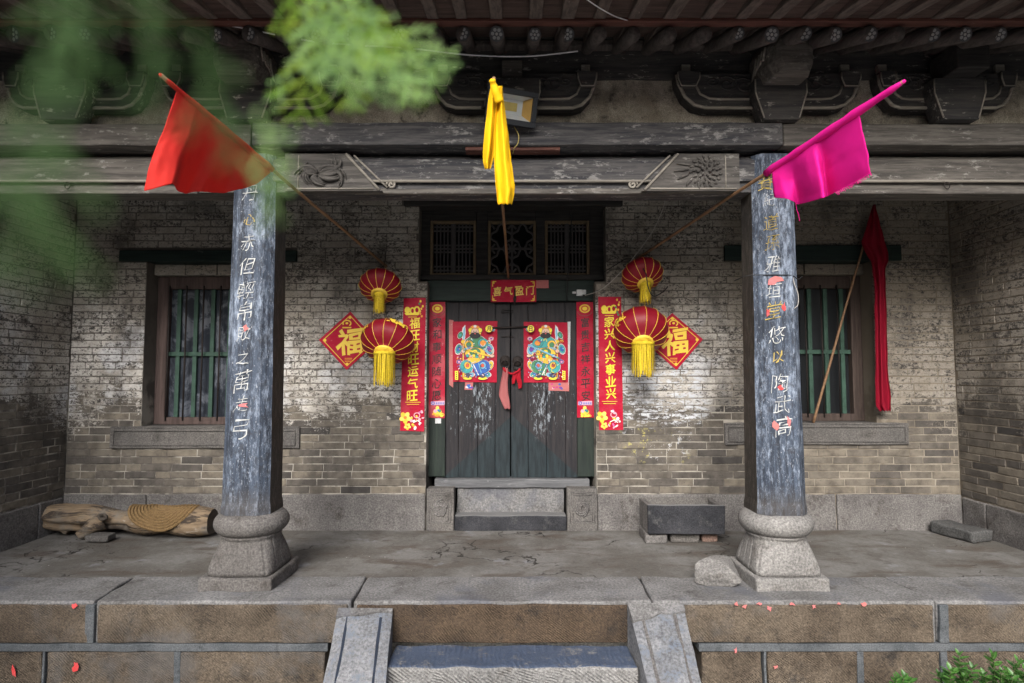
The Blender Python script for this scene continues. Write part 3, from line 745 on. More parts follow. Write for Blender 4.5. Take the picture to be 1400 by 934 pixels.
# ------------------------------------------------------------------ windows
def window(q, lab, fm, dark):
    x0, x1, z0 = q[0], q[1], q[2]; y = WY + WD - .03
    z1 = (ll_ if not dark else lr_)[2] - .118
    z0 = (sl_ if not dark else sr_)[3] + .002
    t = thing('barred_window', lab, 'window', ((x0 + x1) / 2, y, z0)); W = .115
    box('frame_jamb', x0 + .004, x0 + W, y, y + .09, z0, z1, fm, t, .008, .003, .08); box('frame_jamb', x1 - W, x1 - .004, y, y + .09, z0, z1, fm, t, .008, .003, .08)
    box('frame_head', x0 + W + .001, x1 - W - .001, y + .004, y + .09, z1 - .13, z1, fm, t, .006, .003, .08)
    box('frame_sill', x0 + W + .001, x1 - W - .001, y - .01, y + .09, z0, z0 + .075, fm, t, .006, .003, .08)
    a, b, c, d = x0 + W, x1 - W, z0 + .075, z1 - .13
    n = 6
    for i in range(n):
        x = a + (b - a) * (i + .55) / n
        box('green_bar', x - .021, x + .021, y + .035, y + .06, c - .01, d + .01, 'greenbar', t, .004)
        xi = a + (b - a) * (i + .12) / n
        mk('iron_bar', tube([(xi, y - .012, c - .035), (xi + .003, y - .014, (c + d) / 2), (xi, y - .012, d + .03)], .0085, 7), 'iron', t, True)
    zm2 = c + (d - c) * .49
    box('cross_bar', a, b, y + .028, y + .05, zm2 - .022, zm2 + .022, 'greenbar', t, .004)
    for i in range(2):
        xa2, xb2 = a + (b - a) * i / 2, a + (b - a) * (i + 1) / 2
        box('glass_pane', xa2 + .003, xb2 - .003, y + .068, y + .074, c - .01, d + .01, 'glass_dark' if dark else 'glass', t, 0)
    box('dark_room_sheet', x0, x1, y + .095, y + .12, z0, z1, 'void', t, 0)  # sheet behind the panes, room darkness put into its colour
    return t
window(wl_, 'window with green bars and iron rods in a brown frame, left of the log end above the straw mat', 'winframe', 0)['label'] = 'window with green bars and brown frame above the weathered log'
window(wr_, 'window with green bars and dark frame, crossed by a leaning flag pole', 'winframe_dark', 1)

# ------------------------------------------------------------------ door
dt = thing('double_door', 'dark plank double door with latticed transom, ring handles and green posts', 'door', (0, DY, 0))
# side posts (green), head board, transom
for (a, b) in ((586, 609), (789, 812)):
    q = rect(a, 412, b, 652, DY); box('door_post', q[0], q[1], DY, DY + .1, q[2], q[3], 'greenpost', dt, .006, .004, .08)
q = rect(584, 384, 813, 412, DY); hb = box('head_board', q[0], q[1], DY - .03, DY + .1, q[2], q[3], 'green', dt, .006, .004, .06)
q2 = rect(572, 378, 829, 385, DY - .02); box('transom_sill', q2[0], q2[1], DY - .06, DY + .1, q[3] + .002, q[3] + .055, 'beam_dark', dt, .006, .003, .08)
TY = DY - .02; tz0 = q[3] + .057; tz1 = at(700, 284, TY).z
xl_, xr_ = at(575, 330, TY).x, at(826, 330, TY).x
cells = [rect(588, 302, 651, 379, TY), rect(667, 302, 733, 379, TY), rect(745, 302, 806, 379, TY)]
cut = [xl_] + [v for c in cells for v in c[:2]] + [xr_]
for i in range(0, 8, 2): box('mullion', cut[i], cut[i + 1], TY, TY + .1, tz0, tz1, 'beam_dark', dt, .005, .003, .1)
for i, (a, b, c, d) in enumerate(cells):
    box('transom_rail', a + .001, b - .001, TY + .004, TY + .1, d, tz1, 'beam_dark', dt, .004)
    d = d; c = tz0
    lat = mk('lattice_frame', (lambda f: f)(gbox(a + .002, a + .03, TY - .008, TY + .05, c, d, .004)), 'goldframe', dt)
    f = MB(); gbox(b - .03, b - .002, TY - .008, TY + .05, c, d, .004, mb=f); mk('lattice_frame', f, 'goldframe', dt)
    for zq in ((d - .03, d), (c, c + .02)): mk('lattice_frame', gbox(a + .031, b - .031, TY - .008, TY + .05, zq[0], zq[1], .004), 'goldframe', dt)
    a2, b2, c2, d2 = a + .03, b - .03, c + .02, d - .03; f = MB()
    if i != 1:
        nv = 11; 
        for k in range(1, nv): 
            x = a2 + (b2 - a2) * k / nv; gbox(x - .007, x + .007, TY + .012, TY + .03, c2, d2, 0, mb=f)
        hh = d2 - c2
        for fr in (.06, .14, .43, .50, .57, .86, .94): z = c2 + hh * fr; gbox(a2, b2, TY + .014, TY + .034, z - .007, z + .007, 0, mb=f)
        gbox((a2 + b2) / 2 - .012, (a2 + b2) / 2 + .012, TY + .002, TY + .02, c2, d2, 0, mb=f)
    else:
        gbox((a2 + b2) / 2 - .011, (a2 + b2) / 2 + .011, TY + .01, TY + .03, c2, d2, 0, mb=f); gbox(a2, b2, TY + .011, TY + .031, (c2 + d2) / 2 - .011, (c2 + d2) / 2 + .011, 0, mb=f)
        wq, hq = (b2 - a2) / 2, (d2 - c2) / 2
        for ix in range(2):
            for iz in range(2):
                ox, oz = a2 + wq * (ix + .5), c2 + hq * (iz + .5); pts = []
                for s in range(33):
                    an = 2 * math.pi * s / 32; rr_ = .36 + .085 * math.cos(4 * an); pts.append((ox + wq * 1.15 * rr_ * math.cos(an), TY + .02, oz + hq * 1.15 * rr_ * math.sin(an)))
                tube(pts, .0125, 6, f, False)
                for sx in (-1, 1):
                    for sz in (-1, 1): tube([(ox + sx * wq * .31, TY + .02, oz + sz * hq * .31), (ox + sx * wq * .5, TY + .02, oz + sz * hq * .5)], .012, 6, f)
    mk('lattice', f, 'lattice', dt)
q = rect(573, 283, 828, 300, TY); box('transom_head', xl_, xr_, TY - .02, TY + .12, tz1 + .002, du[3], 'beam_dark', dt, .006, .003, .1)
o = box('over_door_beam', dbm[0], dbm[1], WY - .05, WY + .3, dbm[2], dbm[3], 'beam_dark', dt, .012, .006, .08)
# leaves: planks
LYY = DY + .035
qd = rect(609, 412, 789, 653, LYY); zt_, zb_ = qd[3] + .02, qd[2]
plk = [609, 626, 652, 677, 697.2, 698.8, 724, 748, 772, 789]
leafs = []
for li, L in enumerate(([609, 627, 653, 677, 697.4], [698.6, 722, 747, 773, 789])):
    root = None
    for i in range(4):
        a = at(L[i], 530, LYY).x; b = at(L[i + 1], 530, LYY).x
        o = box('door_leaf' if root is None else 'plank', a + .0015, b - .0015, LYY + .002 * (i % 2), LYY + .05, zb_, zt_, 'door', root or dt, .003, .0025, .06, seed=i + li * 5)
        if root is None: root = o; leafs.append(o); o['label'] = 'door leaf with pasted guardian print'
    for zz in (zt_ - .2, zb_ + .25): pass
# ring handles with round backplates
for k, (px, py) in enumerate(((690.5, 497), (707.5, 498))):
    c = at(px, py, LYY - .004); f = lathe([(.055, 0), (.052, .008), (.03, .016), (.012, .03), (.004, .034)], 20)
    f.v = [(c.x + x, c.y - z, c.z + .03 + y) for x, y, z in f.v]; hp = mk('handle_plate', f, 'iron', dt, True)
    pts = [(c.x + .044 * math.cos(a), c.y - .03 - .004 * math.sin(a), c.z - .012 + .044 * math.sin(a)) for a in [2 * math.pi * i / 20 for i in range(21)]]
    mk('ring', tube(pts, .007, 7, cap=False), 'iron', hp, True)
q = rect(671, 444, 721, 450, LYY - .012); mk('bolt', tube([(q[0], LYY - .014, q[2] + .01), (0, LYY - .02, q[2] + .018), (q[1], LYY - .014, q[2] + .022)], .011, 7), 'iron', dt, True)
for py in (425, 428, 461): 
    p = at(693, py, LYY); mk('wire_tie', tube([(p.x - .06, LYY - .006, p.z), (p.x, LYY - .012, p.z + .006), (p.x + .07, LYY - .006, p.z)], .004, 5), 'iron', dt, True)
f = MB(); p = at(704, 402, DY - .05); q3 = at(703, 418, DY - .05)
tube([(p.x, DY - .05, p.z + .05), (p.x, DY - .055, p.z), (q3.x, DY - .05, q3.z)], .008, 7, f); tube([(p.x + .012 * math.cos(a), DY - .055, p.z - .05 + .03 * math.sin(a)) for a in [i * math.pi / 6 for i in range(13)]], .006, 6, f, False); mk('hook', f, 'iron', dt, True)
# threshold (part of the door)
q = rect(594, 653, 806, 667, DY - .05); th = box('threshold', q[0], q[1], DY - .06, DY + .12, q[2], zb_ - .002, 'greywood', dt, .01, .006, .05)
tz = q[2]
box('dark_room_sheet', -1.0, 1.0, DY + .3, DY + .32, 0, 3.4, 'void', dt, 0)  # near-black sheet painted as the dark room behind door and transom
# door stones and step below the threshold
ds = thing('door_step', 'dark stone step below the threshold of the double door', 'step', (0, WY, 0))
zs1 = at(700, 705, WY - .03).z
q = rect(621, 705, 775, 724, WY - .03)
box('step_tread', q[0], q[1], WY - .03, DY - .03, -.02, zs1, 'blackstone', ds, .018, .008, .05)
box('riser_stone', q[0] + .01, q[1] - .01, DY - .028, DY + .1, 0, tz - .003, 'coping', ds, .008, .006, .05)
for k, (a, b) in enumerate(((582, 622), (773, 818))):
    q = rect(a, 668, b, 722, WY - .035)
    t = thing('door_pillow_stone', 'carved square door stone with a scroll motif ' + ('on the side of the stone trough' if k else 'on the side away from the stone trough'), 'carved stone', ((q[0] + q[1]) / 2, WY, 0), 'carved stones at the foot of the door')
    x0, x1 = (q[0], q[1]) if k == 0 else (q[0], q[1]); ztop = at(700, 668, WY - .035).z
    x0, x1 = x0 + .006, x1 - .006
    if k == 0: x1 = min(x1, at(621, 705, WY - .03).x - .004)
    else: x0 = max(x0, at(775, 705, WY - .03).x + .004)
    box('block', x0, x1, WY - .035, DY - .064, -.02, ztop, 'carved', t, .01, .005, .05, seed=k)
    f = MB(); y = WY - .037
    for ins in (.03, .055):
        pts = [(x0 + ins, y, .05 + ins * .6), (x1 - ins, y, .05 + ins * .6), (x1 - ins, y, ztop - ins - .01), (x0 + ins, y, ztop - ins - .01), (x0 + ins, y, .05 + ins * .6)]
        for i in range(4): tube([pts[i], pts[i + 1]], .004, 5, f)
    cx, cz = (x0 + x1) / 2, ztop / 2 + .01
    for s in range(5):
        an = s * 1.26 + k; pts = []
        for i in range(14):
            tt = i / 13; r_ = .02 + .065 * (1 - tt); pts.append((cx + r_ * math.cos(an + tt * 4) * .8, y - .002, cz + r_ * math.sin(an + tt * 4)))
        tube(pts, .010, 5, f)
    mk('carved_relief', f, 'granite', t, True)['kind'] = 'stuff'

# ------------------------------------------------------------------ columns
CYY = atz(700, 809).y + .262                     # centre line of the columns
ZC = 3.17
def column(pxc, label, chars, sizes, right):
    X = (atz(pxc, 809).x)
    t = thing('column', label, 'column', (X, CYY, 0), 'painted columns with stone bases')
    pl = box('plinth', X - .262, X + .262, CYY - .262, CYY + .262, -.012, .088, 'pale' if right else 'pale2', t, .016, .008, .05, seed=pxc)
    # flared foot: square below, round above, shallow flutes
    def sq(x, y, z, a):
        e = max(0, min(1, (.34 - z) / .24)); r = math.hypot(x, y)
        c, s = abs(math.cos(a)), abs(math.sin(a)); k = 1 / ((c ** (2 + 5 * e) + s ** (2 + 5 * e)) ** (1 / (2 + 5 * e)))
        fl_ = 1 - .055 * max(0, 1 - abs(math.sin(a * 8 + .39)) / .22) * (1 if .10 < z < .32 else 0)
        n_ = 1 + .012 * noise.noise(Vector((x * 9, y * 9, z * 9 + pxc)))
        return x * k * fl_ * n_, y * k * fl_ * n_
    prof = [(.235, .088), (.236, .12), (.232, .15), (.224, .19), (.214, .23), (.205, .27), (.198, .305), (.196, .325), (.204, .33), (.212, .338), (.212, .346), (.204, .352)]
    mk('flared_foot', lathe(prof, 208, center=(X, CYY, 0), fn=sq), 'pale' if right else 'pale2', t, True)
    dr = [(.212, .352)] + [(.213 + .05 * math.sin(math.pi * i / 10) ** .7, .352 + .15 * i / 10) for i in range(1, 10)] + [(.21, .502), (.15, .503)]
    mk('drum', lathe(dr, 64, center=(X, CYY, 0), fn=lambda x, y, z, a: (x * (1 + .012 * noise.noise(Vector((x * 8, y * 8, z * 8)))), y * (1 + .012 * noise.noise(Vector((x * 8, y * 8, z * 8)))))), 'pale' if right else 'pale2', t, True)
    # chamfered square shaft, tapering
    def half(z): return .177 - .021 * (z - .5) / 2.65
    def section(z, h):
        c = h * .36; P = [(h - c, -h), (h, -h + c), (h, h - c), (h - c, h), (-h + c, h), (-h, h - c), (-h, -h + c), (-h + c, -h)]
        out = []
        for i in range(8):
            a, b = P[i], P[(i + 1) % 8]; k = 4
            for s in range(k): out.append((a[0] + (b[0] - a[0]) * s / k, a[1] + (b[1] - a[1]) * s / k))
        return out
    V = []; F = []; NZ = 60; m = 32
    for j in range(NZ + 1):
        z = .503 + (ZC - .503) * j / NZ; h = half(z) * (1.04 if z < .57 else 1)
        for (x, y) in section(z, h):
            q = Vector((x * 7 + X, y * 7, z * 2.5)); V.append((X + x + .004 * noise.noise(q), CYY + y + .004 * noise.noise(q + Vector((5, 5, 5))), z))
    for j in range(NZ):
        for i in range(m): F.append((j * m + i, j * m + (i + 1) % m, (j + 1) * m + (i + 1) % m, (j + 1) * m + i))
    F.append(tuple(NZ * m + i for i in range(m)))
    sh = mk('shaft', MB().add(V, F), 'column', t)
    # incised writing on the front face
    for matn in ('chalk', 'ochre_letter'):
        for (ch, px, py, hp, mt) in chars:
            if mt != matn: continue
            f = MB()
            z = at(px, py, CYY - .17).z; y = CYY - half(z) - .0055; p = at(px, py, y)
            sc = hp * y / FPX
            write(f, ch, (p.x, y, p.z), sc, -.013, Vector((1, 0, 0)), Vector((0, -.0, 1)), .12, .16, .82 + .1 * random.random(), random.uniform(-.06, .06)); mk('character', f, matn, sh)['kind'] = 'stuff'
    return t, X, half
lc = [('丹', 342, 264, 22, 'chalk'), ('心', 341, 300, 16, 'ochre_letter'), ('赤', 339, 331, 22, 'chalk'), ('但', 338, 364, 24, 'chalk'), ('輕', 336, 397, 25, 'chalk'), ('帛', 335, 425, 26, 'chalk'), ('敗', 333, 456, 20, 'chalk'), ('之', 332, 489, 18, 'chalk'), ('萬', 331, 521, 28, 'chalk'), ('走', 330, 552, 20, 'chalk'), ('弓', 329, 587, 26, 'chalk')]
colL, XCL, half = column(320, 'faded blue chamfered column, red flag pole passing beside it, near the log', lc, 0, False)
rc = [('賽', 1048, 248, 26, 'ochre_letter'), ('紀', 1052, 273, 18, 'chalk'), ('道', 1054, 304, 22, 'ochre_letter'), ('孫', 1056, 331, 22, 'ochre_letter'), ('雅', 1057, 361, 22, 'chalk'), ('垣', 1058, 397, 20, 'chalk'), ('堂', 1059, 424, 24, 'ochre_letter'), ('悠', 1062, 457, 24, 'chalk'), ('以', 1064, 488, 17, 'ochre_letter'), ('陶', 1067, 524, 26, 'chalk'), ('武', 1069, 553, 24, 'chalk'), ('高', 1071, 583, 26, 'chalk')]
colR, XCR, half = column(1085, 'faded blue chamfered column, magenta flag in front of its top, near the stone trough', rc, 0, True)

# ------------------------------------------------------------------ beams of the porch front
B1 = CYY - .235; zb1 = at(700, 198, B1).z; zt1 = at(700, 167, B1).z
ub = thing('architrave_beam', 'long weathered upper beam resting on the two columns', 'beam', (0, B1, zb1))
for i, (a, b) in enumerate(((-4.6, at(341, 180, B1).x), (at(344, 180, B1).x, XCR + .03), (XCR + .034, 4.6))):
    box('beam_length', a, b, B1 + .012 * (i != 1), CYY + .2, zb1, zt1 - .004 * (i != 1), 'beam' if i == 1 else 'beam_grey', ub, .012, .008, .1, seed=i)
q = rect(636, 198, 766, 208, B1 + .04); box('red_board', q[0], q[1], B1 + .03, B1 + .12, q[2] + .01, zb1 - .002, 'redboard', ub, .004, .003, .06)
B2 = CYY - .12
def lower_beam(x0, x1, label, carved):
    zt2 = at(700, 211, B2).z; zb2 = at(700, 262, B2).z
    t = thing('lintel_beam', label, 'beam', ((x0 + x1) / 2, B2, zb2))
    zmid = at(700, 247, B2).z
    f = MB(); 
    # body with chamfered top front edge
    yb = CYY + .12; pts = [(B2, zmid), (B2, zt2 - .045), (B2 + .05, zt2), (yb, zt2), (yb, zb2 + .004), (B2 + .03, zb2 + .004), (B2 + .03, zmid - .012)]
    n = len(pts); NS = 24; V = []
    for i in range(NS + 1):
        x = x0 + (x1 - x0) * i / NS
        for (y, z) in pts: V.append((x, y + .004 * noise.noise(Vector((x * 4, y * 9, z * 9))), z + .005 * noise.noise(Vector((x * 3, y * 7, z * 7 + 4)))))
    F = [(i * n + k, (i + 1) * n + k, (i + 1) * n + (k + 1) % n, i * n + (k + 1) % n) for i in range(NS) for k in range(n)]
    F += [tuple(range(n)), tuple(NS * n + k for k in range(n - 1, -1, -1))]
    mk('beam_body', f.add(V, F), 'beam' if carved else 'beam_grey', t)
    mk('moulding', tube([(x0 + .3 if carved else x0 + .05, B2 + .002, zmid - .004), (x1 - .3 if carved else x1 - .05, B2 + .002, zmid - .004)], .011, 6), 'rim', t, True)
    f = gbox(x0 + (.62 if carved else .3), x1 - (.62 if carved else .3), B2 + .012, B2 + .05, zb2 - .012, zb2 + .03, .008, .003, .08); mk('lower_fillet', f, 'beam_grey', t)
    if carved:
        for s in (-1, 1):
            X = lambda px: s * abs(at(px, 235, B2).x)
            y0_ = B2 - .028
            # raised end panel with a slanting edge
            outl = [(X(391), zb2 - .004), (X(391), zt2 - .006), (X(478), zt2 - .006), (X(524), zb2 - .004)]
            if s > 0: outl = outl[::-1]
            pn = mk('end_panel', prism(outl, y0_, B2 + .04), 'carving', t)
            fr = MB()
            tube([(X(474), y0_ - .004, zt2 - .01), (X(520), y0_ - .004, zb2 + .004)], .010, 6, fr); tube([(X(484), B2 - .006, zt2 - .012), (X(530), B2 - .006, zb2 + .03)], .008, 6, fr)
            tube([(X(396), y0_ - .003, zb2 + .012), (X(512), y0_ - .003, zb2 + .012)], .007, 6, fr); tube([(X(410), y0_ - .003, zb2 + .012), (X(410), y0_ - .003, zt2 - .02)], .005, 6, fr)
            mk('panel_border', fr, 'rim', pn, True)
            cv = MB(); cx, cz = X(437), (zb2 + zt2) / 2
            rc_ = random.Random(3 + s)
            if s < 0:
                for k, (an, ln, cu) in enumerate(((1.9, .15, 1.3), (1.2, .19, -1.5), (.75, .20, -1.6), (.1, .22, .8), (-.35, .17, .9), (2.6, .12, 1.6), (3.3, .13, -1.2), (4.0, .12, 1.1), (5.3, .16, .9))):
                    for q_ in range(3):
                        pts2 = []
                        for i in range(12):
                            tt = i / 11; r_ = .012 + ln * tt * (1 - .12 * q_); a_ = an + .13 * q_ + cu * tt * tt; pts2.append((cx + s * -1 * r_ * math.cos(a_) * 1.1, y0_ - .006 - .02 * math.sin(math.pi * tt) + .004 * q_, cz - .02 + r_ * math.sin(a_) * .72))
                        tube(pts2, [.003 + (.014 - .003 * q_) * math.sin(math.pi * min(1, i / 11 * .9 + .1)) for i in range(12)], 6, cv)
            else:
                for ring_ in range(4):
                    for k in range(5 + 4 * ring_):
                        a_ = 2 * math.pi * k / (5 + 4 * ring_) + ring_ * .3; r_ = .018 + .027 * ring_; pts2 = [(cx + (r_ + d) * math.cos(a_ + d * 4), y0_ - .016 + .003 * ring_ + abs(d - .012) * .3, cz + (r_ + d) * math.sin(a_ + d * 4)) for d in (0, .008, .016, .026)]
                        tube(pts2, [.005, .010, .010, .005], 5, cv)
                for k in range(5):
                    a_ = 2.3 + k * .45; pts2 = [(cx + r_ * math.cos(a_ + r_ * 2) * 1.2, y0_ - .006, cz + r_ * math.sin(a_ + r_ * 2) * .7) for r_ in (.11, .14, .17, .20)]; tube(pts2, [.006, .012, .010, .004], 5, cv)
            mk('carved_flower', cv, 'carving', pn, True)['kind'] = 'stuff'
            sc = []; xx, zz = X(535), zmid - .03
            for i in range(24):
                a = i * .42; r_ = .036 * (1 - i / 26); sc.append((xx + s * r_ * math.cos(a), B2 + .004, zz + r_ * math.sin(a)))
            mk('scroll', tube(sc, .009, 6), 'rim', t, True)
    else:
        xm = (x0 + x1) / 2
        xr = at(93, 255, B2).x if x0 < 0 else at(1294, 255, B2).x
        mk('iron_ring', tube([(xr + .02 * math.cos(a), B2 - .006, zmid - .04 + .026 * math.sin(a)) for a in [i * math.pi / 8 for i in range(17)]], .004, 5, cap=False), 'iron', t, True)
    return t
hw = .13
lower_beam(XCL + hw, XCR - hw, 'carved lower beam between the two columns with flower panels at both ends', True)
lower_beam(-4.5, XCL - hw, 'plain lower beam running from the column by the log to the side wall', False)
lower_beam(XCR + hw, 4.5, 'plain lower beam above the dark red flag', False)

# ------------------------------------------------------------------ frieze: plaster, brackets
FY = CYY - .06; zf1 = at(700, 68, FY).z
fz = thing('frieze', 'crumbling pale plaster panels above the upper beam with dark board over them', 'frieze', (0, FY, zt1))
box('plaster_panel', -4.5, 4.5, FY, FY + .12, zt1 - .002, at(700, 108, FY).z, 'plaster', fz, .004, .012, .06)
box('dark_board', -4.5, 4.5, FY - .03, FY + .1, at(700, 112, FY).z + .01, zf1, 'bracket', fz, .006, .006, .1)
BY = FY - .10
def bracket(pxc, kind, label, hl, hr):
    c = at(pxc, 140, BY); t = thing('bracket_set', label, 'bracket', (c.x, BY, zt1), 'carved brackets along the frieze')
    k = BY / FPX; Z = lambda py: at(700, py, BY).z
    for s, hw_ in ((-1, hl), (1, hr)):
        e = hw_ * k; X = lambda d: c.x + s * d
        # boat-shaped arm
        o = [(X(.0), Z(150)), (X(e * .70), Z(150)), (X(e * .82), Z(146)), (X(e * .92), Z(134)), (X(e * .99), Z(114)), (X(e), Z(101)), (X(e * .70), Z(101)), (X(0), Z(101))]
        if s > 0: o = o[::-1]
        arm = mk('bracket_arm', prism(o, BY, FY + .02), 'bracket', t)
        pth = [(0, 148), (.5, 148), (.70, 148), (.81, 144), (.905, 133), (.97, 115), (.985, 103)]
        f = MB(); tube([(X(e * a), BY - .004, Z(b)) for a, b in pth], .013, 6, f)
        pth = [(.0, 136), (.55, 136), (.66, 135), (.75, 129), (.79, 118)]
        tube([(X(e * a), BY - .004, Z(b)) for a, b in pth], .009, 6, f); mk('arm_rim', f, 'rim', arm, True)
        # hexagonal end block
        hx = [(.76, 100), (.985, 100), (.985, 110), (.955, 121), (.80, 121), (.76, 110)]
        hp = [(X(e * a), Z(b)) for a, b in hx]
        if s < 0: hp = hp[::-1]
        eb = mk('end_block', prism(hp[::-1], BY - .03, FY), 'bracket', t)
        f = MB(); tube([(X(e * a), BY - .032, Z(b)) for a, b in ((.76, 102), (.765, 110), (.80, 120), (.95, 120), (.98, 110), (.985, 102))], .006, 5, f); mk('block_rim', f, 'rim', eb, True)
        # carved scroll
        f = MB()
        for q_, (dx, dy, rr_) in enumerate(((.30, 118, 13), (.47, 116, 12), (.62, 112, 8))):
            pts = []
            for i in range(22): a = i * .45 + q_; r_ = rr_ * k * (1 - i / 24); pts.append((X(e * dx + r_ * 1.4 * math.cos(a)), BY - .004, Z(dy) + r_ * math.sin(a)))
            tube(pts, .007, 5, f)
        mk('carved_scroll', f, 'bracket', arm, True)
        b1 = X(e * .87); box('small_block', min(b1 - .035, b1 + .035), max(b1 - .035, b1 + .035), FY - .06, FY - .028, Z(98), Z(84), 'rim', t, .006)
    # main bearing block
    o = [(c.x - 24 * k, zt1 + .002), (c.x + 24 * k, zt1 + .002), (c.x + 35 * k, Z(137)), (c.x + 35 * k, Z(118)), (c.x - 35 * k, Z(118)), (c.x - 35 * k, Z(137))]
    bb = mk('bearing_block', prism(o, BY - .12, BY + .02), 'bracket', t)
    for s in (-1, 1): mk('block_edge', tube([(c.x + s * 35 * k, BY - .122, Z(120)), (c.x + s * 35 * k, BY - .122, Z(137)), (c.x + s * 24 * k, BY - .122, zt1 + .012)], .006, 5), 'rim', bb, True)
    if kind == 'nose':        # projecting rounded beam head
        V = []; F = []; prof = [(-.13, -.145), (.13, -.145), (.165, -.05), (.16, .08), (.11, .17), (0, .20), (-.11, .17), (-.16, .08), (-.165, -.05)]
        n = len(prof); zc_ = Z(108)
        for j, (y, sc, dz) in enumerate(((BY + .05, 1.0, .03), (BY - .15, 1.0, .0), (BY - .27, .96, -.015), (BY - .33, .80, -.03), (BY - .345, .55, -.03))):
            for (x, z) in prof: V.append((c.x + x * sc, y, zc_ + .03 + (z * sc) + dz))
        F = [(j * n + i, (j + 1) * n + i, (j + 1) * n + (i + 1) % n, j * n + (i + 1) % n) for j in range(4) for i in range(n)] + [tuple(4 * n + i for i in range(n))]
        hd = mk('beam_head', MB().add(V, F), 'beam_grey', t)
        f = MB()
        for s in (-1, 1):
            for q_ in range(4):
                tube([(c.x + s * .167, BY - .02 - .05 * q_, zc_ - .04 + .03 * q_), (c.x + s * .169, BY - .07 - .05 * q_, zc_ + .02), (c.x + s * .166, BY - .10 - .05 * q_, zc_ + .10)], .009, 5, f)
        tube([(c.x - .16, BY - .275, zc_ + .02), (c.x, BY - .282, zc_ + .0), (c.x + .16, BY - .275, zc_ + .02)], .006, 5, f)
        mk('carved_relief', f, 'rim', hd, True)
    elif kind == 'square':
        box('beam_head', c.x - .115, c.x + .115, BY - .26, BY + .02, Z(118) + .002, Z(82), 'beam_dark', t, .01, .004, .06)
    else:
        q_ = rect(686, 83, 714, 120, BY - .02); box('post_block', q_[0], q_[1], BY - .03, FY - .03, q_[2] - .02, q_[3], 'beam_grey', t, .006, .003, .06)
    return t
bracket(703, 'plain', 'carved boat-shaped bracket behind the floodlight', 117, 117)
bracket(1058, 'nose', 'carved bracket with big rounded beam head over the column with the magenta flag', 138, 122)
bracket(345, 'nose', 'carved bracket with beam head over the column beside the log', 130, 125)
bracket(1296, 'square', 'carved bracket with square beam head above the dark red flag', 98, 95)
bracket(98, 'square', 'carved bracket with square beam head above the log', 95, 105)

# ------------------------------------------------------------------ eaves
ev = thing('eaves', 'dark timber eaves with two rows of rafters and reddish boards', 'eaves', (0, CYY, 3.8))
PZ = zf1; RE = 3.72; SL = .43; zr = at(700, 47, RE).z
mk('eave_purlin', tube([(x, CYY - .17, PZ + .075 + .006 * noise.noise(Vector((x, 0, 0)))) for x in [-4.6 + .3 * i for i in range(31)]], .075, 14), 'beam_dark', ev, True)
box('purlin_board', -4.6, 4.6, CYY - .2, CYY - .12, PZ - .05, PZ - .003, 'rafter', ev, .01, .006, .1)
rl = random.Random(5)
xs = []
px = -12
pxs = [19, 71, 116, 160, 206, 251, 296, 341, 386, 431, 476, 545, 594, 633, 679, 731, 776, 820, 866, 915, 963, 1009, 1055, 1100, 1141, 1189, 1228, 1275, 1319, 1366, 1412, 1458, -27, -73]
petal = MB(); petal.add([(0.053 * math.cos(a), 0, .053 * math.sin(a)) for a in [i * math.pi / 8 for i in range(16)]][::-1], [tuple(range(16))], (.045, .045, .05))
for k in range(6):
    a = k * math.pi / 3; c = (.03 * math.cos(a), .03 * math.sin(a)); petal.add([(c[0] + .013 * math.cos(b), -.0012, c[1] + .013 * math.sin(b)) for b in [i * math.pi / 4 for i in range(8)]], [tuple(range(8))][::-1], (.24, .24, .24))
petal.add([(.011 * math.cos(b), -.0014, .011 * math.sin(b)) for b in [i * math.pi / 4 for i in range(8)]], [tuple(range(8))], (.30, .29, .27))
pm = mk('painted_end', petal, 'print'); pme = pm.data; bpy.data.objects.remove(pm)
dirv = Vector((0, 1, SL)).normalized()
for px in pxs:
    p = at(px, 47 + rl.uniform(-1, 1), RE + rl.uniform(-.02, .02)); r_ = rl.uniform(.046, .056)
    pts = [p + dirv * (d) for d in (0, .3, .7, 1.2)] + [p + dirv * 2.6]
    rf = mk('rafter', tube(pts, [r_, r_ * 1.03, r_ * 1.06, r_ * 1.06, r_ * 1.06], 12, jit=.05), 'rafter', ev, True)
    if rl.random() < .45: continue
    o = bpy.data.objects.new('painted_end', pme); COL.objects.link(o); o.parent = rf; o.location = p - dirv * .002; o.rotation_euler = (math.atan(SL), 0, 0); o.rotation_euler.y = rl.uniform(0, 1); s_ = r_ / .056 * rl.uniform(.88, 1); o.scale = (s_, 1, s_)
zr2 = zr + .062
box('edge_board', -4.7, 4.7, RE - .045, RE + .02, zr2, zr2 + .022, 'redboard', ev, .004, .004, .12)
